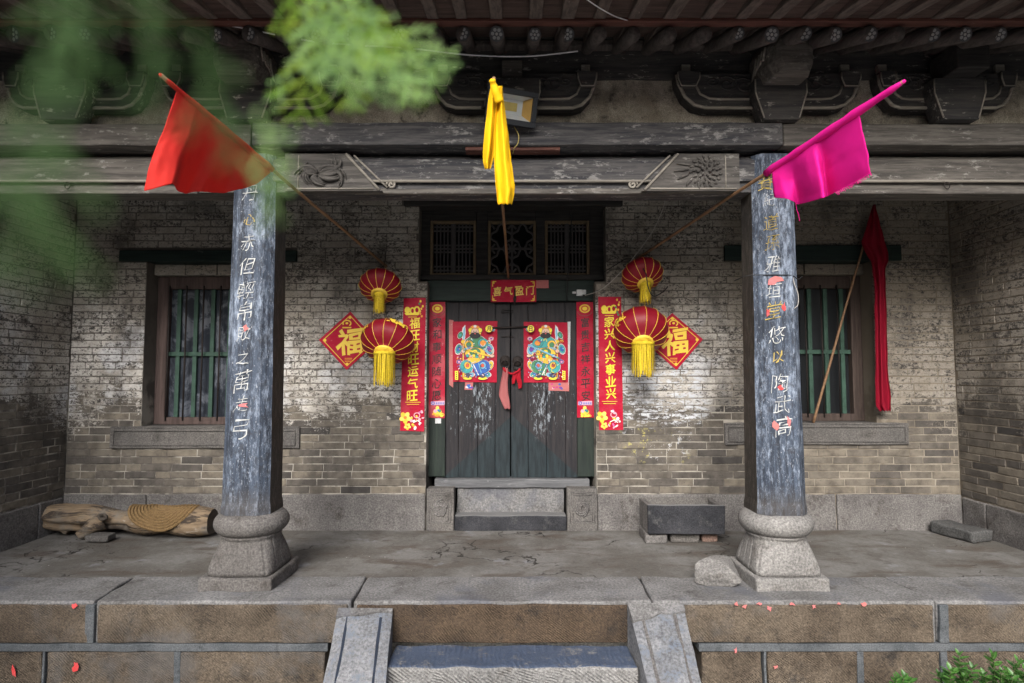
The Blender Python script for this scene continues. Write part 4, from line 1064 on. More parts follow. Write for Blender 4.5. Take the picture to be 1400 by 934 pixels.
# flying rafters and boards above
FS = .23; fd = Vector((0, -1, -FS)).normalized()
for i, px in enumerate(pxs):
    p = at(px + rl.uniform(-2, 2), 33, RE); x = p.x; w2 = rl.uniform(.036, .046)
    f = gbox(x - w2, x + w2, RE - .56, RE + .5, -.02, .062, .006, .004, .12, seed=i)
    f.v = [(a, b, zr2 + .045 + c + (b - RE) * FS) for a, b, c in f.v]; mk('flying_rafter', f, 'fly', ev)
for i in range(6):
    ya = RE - .60 + i * .16
    f = gbox(-4.8, 4.8, ya + .004, ya + .156, .064, .085, .004, .004, .12, seed=i)
    f.v = [(a, b, zr2 + .046 + c + (b - RE) * FS) for a, b, c in f.v]; mk('roof_board', f, 'boards', ev)
f = MB().add([(-5, RE + .05, zr + .09), (5, RE + .05, zr + .09), (5, WY + 1.2, zr + .09 + SL * (WY + 1.15 - RE)), (-5, WY + 1.2, zr + .09 + SL * (WY + 1.15 - RE)),
              (-5, RE - .63, zr2 + .135 - .63 * FS), (5, RE - .63, zr2 + .135 - .63 * FS), (5, RE + .05, zr2 + .3), (5, WY + 1.2, zr2 + .4 + SL * (WY + 1.15 - RE)), (-5, WY + 1.2, zr2 + .4 + SL * (WY + 1.15 - RE)), (-5, RE + .05, zr2 + .3)],
             [(0, 1, 2, 3), (4, 5, 1, 0), (4, 9, 6, 5), (9, 8, 7, 6), (3, 2, 7, 8), (0, 3, 8, 9, 4), (1, 5, 6, 7, 2)])
mk('roof_deck', f, 'boards', ev)

# ================================================================== PAPERS
def sheet(name, label, cat, corners_px, Y, mat, group=None, thick=.0015, wr=.002, n=(8, 20)):
    """pasted paper: four pixel corners (tl, tr, br, bl) on the plane y = Y"""
    P = [at(a, b, Y) for a, b in corners_px]; c = sum(P, Vector()) / 4
    o = thing(name, label, cat, c, group); V = []; F = []; sd = random.random() * 40
    for j in range(n[1] + 1):
        for i in range(n[0] + 1):
            u, v = i / n[0], j / n[1]; p = (P[0].lerp(P[1], u)).lerp(P[3].lerp(P[2], u), v)
            e = 0 if 0 < i < n[0] and 0 < j < n[1] else .0018
            V.append((p.x + e * noise.noise(Vector((u * 9, v * 22, sd))), Y - thick - wr * abs(noise.noise(Vector((p.x * 9 + sd, 2, p.z * 16)))), p.z + e * noise.noise(Vector((u * 9 + 4, v * 9, sd)))))
    w_ = n[0] + 1
    for j in range(n[1]):
        for i in range(n[0]): F.append((j * w_ + i, (j + 1) * w_ + i, (j + 1) * w_ + i + 1, j * w_ + i + 1))
    b = len(V); rim = list(range(w_)) + [j * w_ + n[0] for j in range(1, n[1] + 1)] + [n[1] * w_ + i for i in range(n[0] - 1, -1, -1)] + [j * w_ for j in range(n[1] - 1, 0, -1)]
    for k in rim: V.append((V[k][0], Y, V[k][2]))
    for k in range(len(rim)): F.append((rim[k], b + k, b + (k + 1) % len(rim), rim[(k + 1) % len(rim)])[::-1])
    mk('paper', MB().add(V, F), mat, o)
    return o
RED_D = (.33, .005, .015); GOLD = (.78, .50, .05); YEL = (.85, .66, .05); PINK = (.75, .35, .42); WHITE = (.75, .74, .72); GRN = (.06, .22, .10); BLUE = (.03, .12, .42); TEAL = (.05, .34, .33); SKYB = (.18, .45, .62); FLESH = (.68, .45, .34); BLK = (.015, .013, .015); PURP = (.16, .06, .34); ORG = (.75, .28, .04)
class Print:
    """flat print laid out in photo pixels on the plane y = Y, each layer a hair in front of the last"""
    def __init__(s, Y): s.Y = Y; s.mb = MB(); s.k = 0
    def poly(s, pts, col):
        y = s.Y - s.k * .00012; s.k += 1
        V = [at(a, b, y) for a, b in pts]
        ar = sum(V[i].x * V[(i + 1) % len(V)].z - V[(i + 1) % len(V)].x * V[i].z for i in range(len(V)))
        f = tuple(range(len(V))); s.mb.add(V, [f if ar > 0 else f[::-1]], col)
    def ell(s, cx, cy, rx, ry, col, n=14, rot=0):
        ca, sa = math.cos(rot), math.sin(rot)
        s.poly([(cx + rx * math.cos(a) * ca - ry * math.sin(a) * sa, cy + rx * math.cos(a) * sa + ry * math.sin(a) * ca) for a in [2 * math.pi * i / n for i in range(n)]], col)
    def line(s, pts, w, col):
        for (a, b), (c, d) in zip(pts, pts[1:]):
            L = math.hypot(c - a, d - b) or 1; nx, ny = -(d - b) / L * w / 2, (c - a) / L * w / 2
            s.poly([(a + nx, b + ny), (c + nx, d + ny), (c - nx, d - ny), (a - nx, b - ny)], col)
    def ring(s, cx, cy, rx, ry, w, col, a0=0, a1=6.2832, n=16):
        s.line([(cx + rx * math.cos(a0 + (a1 - a0) * i / n), cy + ry * math.sin(a0 + (a1 - a0) * i / n)) for i in range(n + 1)], w, col)
    def build(s, parent, name='print'): o = mk(name, s.mb, 'print', parent); o['kind'] = 'stuff'; return o
def letters(parent, chars, x0, y0, x1, y1, Y, hpx, mat, bold=.02, brush=.09, wide=.95):
    n = len(chars)
    for i, ch in enumerate(chars):
        f = MB()
        t = i / (n - 1) if n > 1 else 0; p = at(x0 + (x1 - x0) * t, y0 + (y1 - y0) * t, Y)
        write(f, ch, p, hpx * Y / FPX, bold, brush=brush, wide=wide); mk('character', f, mat, parent)['kind'] = 'stuff'
def flower(pr, x, y, s):
    for k in range(5):
        a = k * 1.256 + .3; pr.ell(x + s * .6 * math.cos(a), y + s * .6 * math.sin(a), s * .52, s * .42, (.86, .50, .04) if k % 2 else (.88, .62, .12), 9, a)
    pr.ell(x, y, s * .32, s * .3, (.8, .2, .03), 8)
# ---- outer couplets on the wall
PY = WY - .006
GRP = 'red couplets beside the door'
t = sheet('couplet', 'outer red couplet in yellow characters on the wall below the red flag', 'couplet', [(552, 408), (582, 407), (580, 590), (547, 589)], PY, 'redpaper', GRP)
letters(t, '福旺财旺运气旺', 567, 442, 563.5, 541, PY - .0055, 14.5, 'yellow_ink', .014, .05)
def couplet_print(t, xa, xb, ytop, ybot, side):
    p = Print(PY - .0052); w_ = xb - xa
    p.ell(xa + 8, ytop + 16, 4, 4.5, YEL); p.ring(xa + 15, ytop + 17, 3, 4, 2, YEL); p.ring(xa + 21, ytop + 16, 3.4, 4.4, 2.2, YEL); p.poly([(xa + 4, ytop + 20), (xa + 25, ytop + 20), (xa + 23, ytop + 23), (xa + 6, ytop + 23)], YEL)
    p.line([(xa + 9, ytop + 25.5), (xa + 21, ytop + 25.5)], 1.0, GOLD)
    for q in range(7): p.ell(xb - 2 - random.random() * 6, ytop + 4 + q * 3.4, 1.4, 1.8, random.choice((YEL, GOLD, GRN, ORG)), 7)
    p.line([(xa + 5, ybot - 38), (xb - 6, ybot - 38)], .8, GOLD); p.line([(xa + 7, ybot - 35), (xb - 8, ybot - 35)], .8, GOLD)
    flower(p, xa + 5, ybot - 17, 7.5); flower(p, xa + 8, ybot - 5, 4.5)
    for q in range(14):
        p.ell(xa + 12 + random.random() * (w_ - 14), ybot - 2 - random.random() * 24, 1.2 + random.random() * 1.8, 1 + random.random() * 1.4, random.choice((PINK, WHITE, ORG, PINK, GOLD, (.5, .1, .3))), 8, random.random() * 3)
    p.ring(xa + 21, ybot - 20, 4, 3.5, 1.2, PINK); p.line([(xa + 16, ybot - 10), (xa + 22, ybot - 13), (xa + 27, ybot - 9)], 1.2, WHITE)
    p.build(t)
couplet_print(t, 549, 581, 408, 588, 0)
t = sheet('couplet', 'outer red couplet in yellow characters on the wall below the magenta flag', 'couplet', [(818, 406), (849, 406), (852, 588), (819, 588)], PY, 'redpaper', GRP)
letters(t, '家兴人兴事业兴', 833, 440, 835.5, 538, PY - .0055, 14.5, 'yellow_ink', .014, .05)
couplet_print(t, 818, 850, 406, 587, 1)
# ---- inner couplets on the door posts
IY = DY - .006
for k, (cs, lab, chs, x0, x1, mt) in enumerate((
        ([(587, 413), (609, 413), (608, 572), (586, 571)], 'faded inner red couplet in black characters, small white slip hanging below it', '家和事顺随心愿', 597.5, 597, 'redpaper_old'),
        ([(788, 413), (811, 413), (812, 571), (789, 571)], 'unfaded inner red couplet in black characters on the door post near the junction box', '富贵吉祥永平安', 800, 801, 'redpaper'))):
    t = sheet('couplet', lab, 'couplet', cs, IY, mt, GRP)
    letters(t, chs, x0, 441, x1, 541, IY - .0055, 13, 'ink', .010, .05)
    p = Print(IY - .0052); xm = (cs[0][0] + cs[1][0]) / 2
    p.ell(xm, 422, 7.5, 6, GOLD); p.ell(xm, 422, 5.5, 4.3, (.6, .1, .02)); p.ell(xm, 422, 3.4, 2.6, YEL); p.ring(xm, 425, 10, 7, 1.2, (.25, .05, .05), .1, 3)
    yb = 549
    p.poly([(xm - 9, yb), (xm + 10, yb - 1), (xm + 10, yb + 5), (xm - 9, yb + 5)], (.55, .35, .45)); p.ring(xm - 6, yb + 2.3, 1.9, 1.9, 1.1, (.05, .08, .4), n=10)
    for q in range(4): p.poly([(xm - 2 + q * 3, yb + 1), (xm + q * 3, yb + 1), (xm + q * 3, yb + 4), (xm - 2 + q * 3, yb + 4)], (.2, .2, .45))
    for q in range(12): p.ell(xm + random.uniform(-8, 8), 569 - random.random() * 3, 2, 1.6, random.choice((YEL, ORG)), 7)
    p.ell(xm, 563, 6, 4, GOLD); p.ell(xm - 3, 562, 2.5, 2.5, PINK, 8); p.ell(xm + 3, 562, 2.4, 2.4, GRN, 8); p.ell(xm, 558, 2.5, 3, (.7, .6, .1), 8); p.ell(xm + 1, 561, 1.4, 1.6, BLUE, 8)
    p.build(t)
t = sheet('paper_slip', 'small white paper slip below an inner couplet', 'paper', [(595, 572), (603, 572), (603, 579), (595, 579)], IY + .001, 'whitebox', n=(2, 2))
# ---- banner over the door
HY = DY - .037
t = sheet('paper_strip', 'plain faded pink paper strip half hidden by the small banner', 'paper', [(728, 383), (750, 382), (750, 394), (728, 394)], HY, 'scrap_pink', n=(4, 3))
t = sheet('banner', 'small red banner with four gold characters over the door', 'banner', [(671, 383), (733, 382), (733, 413), (671, 413)], HY - .004, 'redpaper', n=(12, 6))
letters(t, '喜气盈门', 680, 398.5, 724.5, 397, HY - .0105, 12.5, 'gold', .012, .05)
p = Print(HY - .010)
for (sx, sy) in ((1, 1), (-1, 1), (1, -1), (-1, -1)):
    cx, cy = 702 - sx * 28.5, 398 - sy * 13; p.line([(cx, cy + sy * 7), (cx, cy), (cx + sx * 5, cy)], 1.2, GOLD); p.ell(cx + sx * 1.5, cy + sy * 2, 1.3, 1.3, GOLD, 7)
p.build(t)
# ---- diamond papers
for k, (cs, lab) in enumerate((([(479, 426), (516, 467), (474, 506), (436, 465)], 'red diamond paper with one gold character behind the lantern below the red flag'), ([(919, 428), (961, 464), (925, 506), (879, 466)], 'red diamond paper with one gold character behind the lantern below the magenta flag'))):
    t = sheet('diamond_paper', lab, 'paper decoration', cs, PY, 'redpaper', 'diamond papers with one character', n=(12, 12))
    cx, cy = sum(c[0] for c in cs) / 4, sum(c[1] for c in cs) / 4
    letters(t, '福', cx + 2, cy + 1, cx + 2, cy + 1, PY - .0058, 37, 'gold', .022, .08)
    p = Print(PY - .0054); I = [(cx + (a - cx) * .86, cy + (b - cy) * .86) for a, b in cs]
    p.line(I + [I[0]], .9, GOLD)
    for (a, b) in I: p.ell(cx + (a - cx) * .93, cy + (b - cy) * .93, 2.2, 2.2, GOLD, 8)
    u0 = (cx - 2 * (1 - k), cy - 24); p.ring(u0[0], u0[1], 5.5, 4, 1.8, GOLD, 2.6, 7.2); p.ell(u0[0], u0[1], 2, 1.6, GOLD, 8); p.line([(u0[0] - 6, u0[1] + 6), (u0[0] + 6, u0[1] + 6)], 1.8, GOLD)
    for q in range(3): p.line([(cx - 5, cy + 24 + q * 2.2), (cx + 5, cy + 24 + q * 2.2)], .9, ORG)
    p.build(t)
# ---- prints pasted on the door leaves: generic armoured guardian in bright colours
GY = LYY - .006
def guardian(cs, lab, mirror, sign, main, skirt):
    t = sheet('door_print', lab, 'print', cs, GY, 'redpaper', 'guardian prints on the door leaves', n=(10, 14))
    x0, x1, y0, y1 = cs[0][0], cs[1][0], cs[0][1], cs[2][1]; p = Print(GY - .0052)
    def X(u): return x0 + (x1 - x0) * ((1 - u) if mirror else u)
    def Yp(v): return y0 + (y1 - y0) * v
    W = x1 - x0
    def E(u, v, a, b, col, rot=0, n=12):
        if a > .03 and col != WHITE: p.ell(X(u), Yp(v), a * W + .45, b * W + .45, (.03, .02, .05), n, -rot if mirror else rot)
        p.ell(X(u), Yp(v), a * W, b * W, col, n, -rot if mirror else rot)
    def PL(pts, col): p.poly([(X(u), Yp(v)) for u, v in pts], col)
    def LN(pts, w_, col): p.line([(X(u), Yp(v)) for u, v in pts], w_, col)
    E(.5, .55, .36, .40, (.30, .01, .05))
    LN([(.235, .18), (.235, .93)], 1.6, GOLD)
    PL([(.22, .30), (.20, .20), (.22, .10), (.28, .05), (.29, .18), (.27, .30)], WHITE); PL([(.235, .29), (.225, .2), (.245, .11), (.275, .08), (.275, .2), (.262, .29)], SKYB); E(.24, .33, .055, .045, GOLD)
    for (u, v, a, b, c1, c2, r_) in ((.13, .45, .08, .13, TEAL, BLUE, .3), (.82, .45, .10, .15, SKYB, PURP, -.4), (.17, .22, .06, .09, GRN, TEAL, .5), (.86, .28, .06, .05, PINK, PURP, 0), (.14, .66, .06, .05, PURP, PINK, 0), (.84, .72, .07, .12, GOLD, GRN, .4), (.75, .86, .12, .07, TEAL, BLUE, .3), (.38, .88, .12, .06, SKYB, BLUE, -.2), (.88, .12, .07, .06, SKYB, BLUE, .3)):
        E(u, v, a, b, WHITE, r_); E(u, v, a * .8, b * .8, c1, r_); E(u, v, a * .42, b * .42, c2, r_)
    E(.52, .36, .27, .19, WHITE); E(.52, .36, .25, .175, main); E(.36, .38, .10, .10, GOLD); E(.68, .35, .12, .10, TEAL); E(.36, .38, .055, .055, GRN); E(.68, .35, .07, .06, ORG)
    LN([(.22, .46), (.4, .43), (.6, .45), (.8, .50)], 2.4, SKYB); LN([(.24, .48), (.42, .455), (.6, .475)], 1.0, WHITE)
    E(.5, .52, .23, .13, GOLD); E(.5, .50, .12, .09, GRN); E(.5, .49, .05, .04, YEL)
    for q in range(6): E(.33 + q * .07, .56 + .02 * (q % 2), .035, .035, (TEAL, ORG, YEL)[q % 3], 0, 8)
    PL([(.33, .60), (.67, .60), (.56, .72), (.49, .78), (.42, .72)], GOLD)
    for q in range(6): LN([(.37 + q * .052, .61), (.43 + q * .026, .72)], .5, ORG)
    for s in (-1, 1):
        E(.5 + s * .19, .74, .155, .16, WHITE, s * .35); E(.5 + s * .19, .74, .14, .148, skirt if s > 0 else TEAL, s * .35); E(.5 + s * .17, .72, .07, .08, GOLD if s < 0 else SKYB, s * .35); E(.5 + s * .17, .72, .035, .04, (.6, .1, .05))
        E(.5 + s * .17, .93, .10, .035, YEL); E(.5 + s * .16, .885, .06, .05, (.05, .05, .10))
    PL([(.44, .70), (.60, .66), (.66, .86), (.52, .90)], skirt); LN([(.46, .70), (.58, .88)], 1.2, WHITE); LN([(.58, .68), (.64, .84)], 1, SKYB)
    LN([(.34, .47), (.86, .57)] if not mirror else [(.2, .60), (.9, .38)], 2.0, GOLD if not mirror else SKYB)
    E(.88, .56, .05, .035, FLESH); E(.235, .48, .045, .045, FLESH)
    E(.5, .17, .14, .115, GOLD); E(.5, .10, .11, .06, ORG); E(.40, .14, .05, .05, YEL); E(.61, .14, .05, .05, YEL); E(.5, .075, .035, .03, WHITE)
    E(.5, .17, .085, .085, FLESH); E(.5, .225, .115, .065, BLK); LN([(.46, .155), (.485, .16)], .8, BLK); LN([(.515, .16), (.54, .155)], .8, BLK); E(.5, .195, .02, .014, (.6, .1, .1), 0, 8)
    for q in range(26):
        u, v = random.uniform(.12, .88), random.uniform(.28, .92); a0 = random.random() * 6; p.ring(X(u), Yp(v), random.uniform(.02, .05) * W, random.uniform(.02, .05) * W, .75, random.choice((WHITE, YEL, (.03, .02, .06), BLUE, GRN, PURP)), a0, a0 + 3.6, 8)
    for q in range(75):
        u, v = random.uniform(.1, .9), random.uniform(.28, .94); E(u, v, random.uniform(.008, .022), random.uniform(.007, .016), random.choice((WHITE, YEL, TEAL, PINK, SKYB, ORG)), random.random() * 3, 6)
    E(.81 if not mirror else .84, .115, .08, .08, YEL)
    PL([(.05, .81), (.12, .81), (.12, .955), (.05, .955)], YEL); 
    for q in range(4): LN([(.07, .84 + q * .03), (.10, .84 + q * .03)], 1.2, BLK)
    p.build(t)
    letters(t, sign, X(.81 if not mirror else .84), Yp(.115), X(.81 if not mirror else .84), Yp(.115), GY - .0052 - p.k * .00012 - .0003, 6.5, 'ink', .02, .0)
guardian([(619, 440), (680, 439), (679, 523), (619, 522)], 'red print of a blue-trousered armoured figure with a yellow moon sign on the door', False, '月', GRN, BLUE)
guardian([(716, 440), (776, 441), (777, 523), (716, 523)], 'red print of a green-trousered armoured figure with a yellow sun sign on the door', True, '日', TEAL, GRN)
# remnants of older prints under the new ones
for i, (cs, lab, m_) in enumerate((([(614, 437), (620, 438), (619.5, 530), (614, 526)], 'torn strip of an older print along the edge of the moon sign print', 'scrap_pink'), ([(636, 523), (647, 523), (646, 533), (635, 533)], 'small torn remnant below the moon sign print', 'scrap_pink'), ([(750, 523), (778, 523), (778, 535), (750, 534)], 'wide torn remnant below the sun sign print', 'scrap_pink'), ([(776, 440), (780, 440), (779, 500), (777, 530)], 'thin pale strip along the edge of the sun sign print', 'whitebox'))):
    t = sheet('print_remnant', lab, 'paper remnant', cs, GY + .0035, m_, n=(4, 8))
    if i in (1, 2):
        p = Print(GY - .003)
        for q in range(9): p.ell(random.uniform(cs[0][0] + 2, cs[1][0] - 2), random.uniform(cs[0][1] + 2, cs[2][1] - 2), 2, 1.5, random.choice((PURP, WHITE, BLUE, (.5, .05, .2))), 8)
        p.build(t)
# paper left on the columns and stones
def scrap(px, py, w_, h_, Y, lab, mat, group, seed, cat='paper scrap'):
    rr = random.Random(seed); c = at(px, py, Y); k = Y / FPX; n = 9; pts = []
    for i in range(n):
        a = 2 * math.pi * i / n; q = rr.choice((rr.uniform(.35, .6), rr.uniform(.8, 1.15))); pts.append((c.x + w_ * k / 2 * q * math.cos(a), c.z + h_ * k / 2 * q * math.sin(a)))
    o = mk('paper_scrap', prism(pts, Y - .002, Y), mat); return tag(o, lab, cat, group)
def cface(py): z = at(1060, py, CYY - .17).z; return CYY - half(z) - .0045
for i, (px, py, w_, h_, lab, m_) in enumerate(((1057, 384, 28, 13, 'wide torn pink paper across the lettered column with the magenta flag', 'scrap_pink'), (1050, 428, 8, 16, 'narrow torn red paper below the wide pink paper on the column', 'scrap'), (1072, 419, 7, 12, 'short torn red paper on the column edge below the wide pink paper', 'scrap'), (1067, 531, 9, 9, 'small square of torn red paper low on the column with the magenta flag', 'scrap'), (1061, 581, 10, 14, 'lower torn pink paper on the column with the magenta flag, smaller of two', 'scrap_pink'), (1079, 577, 10, 17, 'lower torn pink paper on the column with the magenta flag, larger of two', 'scrap_pink'), (336, 449, 8, 12, 'small torn pink paper halfway up the column beside the log', 'scrap_pink'), (331, 554, 21, 9, 'wide torn pink paper strip on the column beside the log', 'scrap_pink'))):
    scrap(px, py, w_, h_, cface(py), lab, m_, 'torn paper on the columns', i)
for i, (px, py, w_, h_) in enumerate(((103, 828, 11, 12), (103, 911, 9, 16), (19, 919, 8, 20))):
    scrap(px, py, w_, h_, EY - .022, 'torn bright red paper on the stone blocks below the log', 'scrap', 'red paper on the platform front', i + 20)
for i, (px, py, w_, h_) in enumerate(((1007, 826, 7, 8), (1018, 829, 9, 7), (1038, 825, 9, 6), (1052, 832, 12, 8), (1084, 826, 9, 6), (1113, 829, 7, 8), (1147, 825, 6, 6), (1181, 826, 8, 7), (1060, 912, 8, 7), (1006, 889, 6, 8))):
    scrap(px, py, w_, h_, EY - .024, 'scrap of pale pink paper on the platform edge below the column with the magenta flag', 'scrap_pink', 'pink paper bits on the platform front', i + 40)

# ================================================================== LANTERNS
def lantern(px, py, dpx, hpx, Y, tilt, roll, tw, th, label, seed, deco):
    c = at(px, py, Y); k = Y / FPX; Rr = dpx * k / 2; Hh = Rr * hpx
    t = thing('lantern', label, 'lantern', c, 'red lanterns beside the door')
    Mx = Matrix.Translation(c) @ Matrix.Rotation(roll, 4, 'Y') @ Matrix.Rotation(-tilt, 4, 'X')
    rr = random.Random(seed); NR = 14
    prof = [];  a0 = .36
    for i in range(15):
        a = -math.pi / 2 + math.pi * i / 14; r_ = Rr * max(math.cos(a), 0) ** .8; z = Hh * math.sin(a)
        if r_ < Rr * a0: r_ = Rr * a0
        prof.append((r_, z))
    def rib(x, y, z, a):
        q = 1 - .03 * abs(math.cos(a * NR / 2)) ** 1.0 + .0; q2 = 1 + .012 * noise.noise(Vector((x * 5, y * 5, z * 5 + seed))); return x * q * q2, y * q * q2
    f = lathe(prof, 96, fn=rib); f.v = [tuple(Mx @ Vector(v)) for v in f.v]; body = mk('silk_body', f, 'silk', t, True)
    for i in range(NR):
        a = 2 * math.pi * (i + .5) / NR; pts = []
        for (r_, z) in prof[1:-1]: pts.append(Mx @ Vector((r_ * 1.004 * math.cos(a), r_ * 1.004 * math.sin(a), z)))
        mk('gold_rib', tube(pts, .0024, 4), 'gold', body)
    for s in (-1, 1):
        f = lathe([(Rr * a0 * 1.02, -.012), (Rr * a0 * 1.06, 0), (Rr * a0 * 1.02, .012), (Rr * a0 * .9, .012), (Rr * a0 * .9, -.012)], 28); f.v = [tuple(Mx @ (Vector(v) + Vector((0, 0, s * Hh)))) for v in f.v]; mk('collar', f, 'gold' if s < 0 else 'iron', t, True)
    if deco:      # gold flower sprays printed on the silk
        f = MB()
        for (a_c, z_c) in deco:
            for q in range(38):
                a = a_c + rr.gauss(0, .16); zz = z_c * Hh + rr.gauss(0, .10) * Hh; cosq = math.sqrt(max(.05, 1 - (zz / Hh) ** 2)); r_ = Rr * cosq ** .75 * 1.006
                cc = Vector((r_ * math.cos(a), r_ * math.sin(a), zz)); tx = Vector((-math.sin(a), math.cos(a), 0)); tz = Vector((0, 0, 1)); s_ = rr.uniform(.006, .015)
                pts = [Mx @ (cc + tx * s_ * math.cos(b) + tz * s_ * .8 * math.sin(b)) for b in [i * 2 * math.pi / 6 for i in range(6)]]; f.add(pts, [tuple(range(6))])
        d_ = mk('gold_flowers', f, 'gold', body); d_['kind'] = 'stuff'
    base = Mx @ Vector((0, 0, -Hh)); f = MB(); n = 90; w_ = tw * k / 2; L = th * k
    for ring_, (nn, rad) in enumerate(((44, 1.0), (30, .72))):
        for i in range(nn):
            a = 2 * math.pi * i / nn + rr.uniform(-.05, .05); x, y = w_ * rad * math.cos(a), w_ * rad * math.sin(a); dx, dy = rr.uniform(-.006, .006), rr.uniform(-.006, .006); l = L * rr.uniform(.78, 1.03); s_ = w_ * .10
            tx = Vector((-math.sin(a), math.cos(a), 0)) * s_ / 2
            p0 = base + Vector((x, y, .01)); p1 = base + Vector((x * 1.02 + dx, y * 1.02 + dy, -l * .5)); p2 = base + Vector((x * 1.06 + dx * 2, y * 1.06 + dy * 2, -l))
            f.add([p0 - tx, p0 + tx, p1 + tx, p2 + tx * .8, p2 - tx * .8, p1 - tx], [(0, 1, 2, 5), (5, 2, 3, 4)])
    mk('tassel', f, 'tassel', t)['kind'] = 'stuff'
    f = lathe([(w_ * .9, .0), (w_ * 1.05, -.01), (w_ * 1.05, -.03), (w_ * .9, -.035)], 20, center=base + Vector((0, 0, .015))); mk('tassel_band', f, 'tassel', t, True)
    top = Mx @ Vector((0, 0, Hh)); return t, top, base
def cord(name, label, pts, r_, mat, cat='cord', n=6, group=None):
    o = mk(name, tube(curve_pts(pts, n), r_, 6), mat, None, True); return tag(o, label, cat, group)
LY = WY - .27
_, tA, bA = lantern(520, 391, 58, .56, LY + .02, R(38), R(-4), 14, 27, 'smaller upper red lantern hanging from the pole of the red flag', 1, [])
_, tB, bB = lantern(530, 467, 74, .60, LY, R(43), R(3), 28, 44, 'larger lower red lantern with gold flowers, below the red flag pole', 2, [(-1.1, .12), (-2.5, -.1)])
_, tC, bC = lantern(878, 376, 58, .58, LY + .02, R(36), R(-8), 15, 28, 'smaller upper red lantern hanging from the pole of the magenta flag', 3, [])
_, tD, bD = lantern(876, 452, 75, .68, LY, R(44), R(4), 29, 45, 'larger lower red lantern below the magenta flag pole', 4, [(-2.65, -.12)])
# ================================================================== FLAGS
def pole(P0, P1, r0, r1, parent, name='pole'):
    pts = []; 
    for i in range(25):
        t = i / 24; p = P0.lerp(P1, t); q = Vector((noise.noise(Vector((t * 3, P0.x, 1))), 0, noise.noise(Vector((t * 3, 5, P0.x))))) * .012 * math.sin(math.pi * t); pts.append(p + q)
    return mk(name, tube(pts, [(r0 + (r1 - r0) * i / 24) * (1.12 if i % 5 == 0 else 1) for i in range(25)], 8), 'bamboo', parent, True)
def grid_cloth(name, rows_, mat, parent, sub=1):
    def fine(L, n):
        return [L[i].lerp(L[i + 1], k / n) for i in range(len(L) - 1) for k in range(n)] + [L[-1]]
    rows_ = [fine(r_, 3) for r_ in rows_]; rows_ = [list(r_) for r_ in zip(*[fine(list(c_), 3) for c_ in zip(*rows_)])]
    sd_ = random.random() * 90
    for j, r_ in enumerate(rows_):
        for i, p in enumerate(r_):
            q = Vector((p.x * 9 + sd_, p.y * 9, p.z * 5)); a = abs(noise.noise(q)) - .2; b = abs(noise.noise(q * 2.7 + Vector((3, 3, 3)))) - .2
            k = min(1, j / 6); r_[i] = p + Vector((.004 * b, -(.024 * a + .011 * b) * k, .003 * a * k))
    V = [p for r_ in rows_ for p in r_]; m = len(rows_[0])
    F = [(j * m + i, (j + 1) * m + i, (j + 1) * m + i + 1, j * m + i + 1) for j in range(len(rows_) - 1) for i in range(m - 1)]
    o = mk(name, MB().add(V, F), mat, parent, True); s = o.modifiers.new('s', 'SUBSURF'); s.levels = s.render_levels = sub
    d = o.modifiers.new('t', 'SOLIDIFY'); d.thickness = .0016; return o
def hung_flag(base, tip, us, table, mat, label, r_sleeve, top_u, nv=9, name='flag'):
    B, T = base, tip; t = thing(name, label, 'flag', B); pole(B, T, .014, .011, t)
    pu = lambda u: T.lerp(B, u)
    rows_ = []
    for (u, bx, by, dY) in table:
        p = pu(u * us); q = at(bx, by, p.y + dY * .6); row = []
        for j in range(nv + 1):
            v = j / nv; w_ = p.lerp(q, v); bulge = math.sin(math.pi * v) * .03 * noise.noise(Vector((u * 5, v * 2, bx * .01)))
            row.append(w_ + Vector((bulge * .6, dY * .5 * v + bulge - .020 * (1 - v), -.004)))
        rows_.append(row)
    rows_ = [list(r_) for r_ in zip(*rows_)]
    grid_cloth('cloth', rows_, mat, t)
    pts = [pu(u * us) for u in [i / 14 for i in range(-0, 15)]]; pts[0] = pts[0] + (pts[0] - pts[1]) * .12
    rad = [r_sleeve * (.55 + .45 * min(1, (i / 14) / max(top_u, .01))) * (1 + .12 * math.sin(i * 2.1)) for i in range(15)]; rad[0] *= .6
    mk('sleeve', tube(pts, rad, 10, jit=.12), mat, t, True)
    return t
def u_at(base, tip, px):
    lo, hi = 0.0, 1.0
    for _ in range(40):
        m = (lo + hi) / 2; x = project(tip.lerp(base, m))[0]; x0 = project(tip)[0]
        if abs(x - x0) < abs(px - x0): lo = m
        else: hi = m
    return lo
Br = at(528, 364, WY - .03); Tr = at(220, 103, 2.95)
us = u_at(Br, Tr, 372)
hung_flag(Br, Tr, us, [(.13, 197, 261, -.02), (.18, 213, 260, -.07), (.235, 231, 257, -.10), (.28, 246, 255, -.11), (.31, 240, 259, .03), (.40, 250, 262, .08), (.48, 262, 261, .02), (.56, 276, 262, -.03), (.64, 289, 261, .05), (.72, 303, 262, .07), (.80, 316, 260, .0), (.88, 332, 259, -.03), (.95, 350, 250, .02), (1.0, 369, 236, 0)], 'red_flag', 'bright red flag hanging from a long cane pole beside the column near the log', .022, .5)
Bp = at(871, 354, WY - .03); Tp = at(1235, 112, 2.95)
us = u_at(Bp, Tp, 1047)
t = hung_flag(Bp, Tp, us, [(.275, 1191, 236, .0), (.34, 1180, 242, -.01), (.42, 1165, 251, .02), (.50, 1148, 259, .06), (.545, 1138, 264, .13), (.60, 1122, 272, -.10), (.68, 1110, 275, -.03), (.77, 1097, 276, .10), (.82, 1086, 274, .02), (.90, 1072, 272, -.05), (.955, 1058, 270, 0)], 'pink_flag', 'magenta flag with frayed hem hanging from a long cane pole beside the column', .026, .28)
f = MB(); rr = random.Random(3)
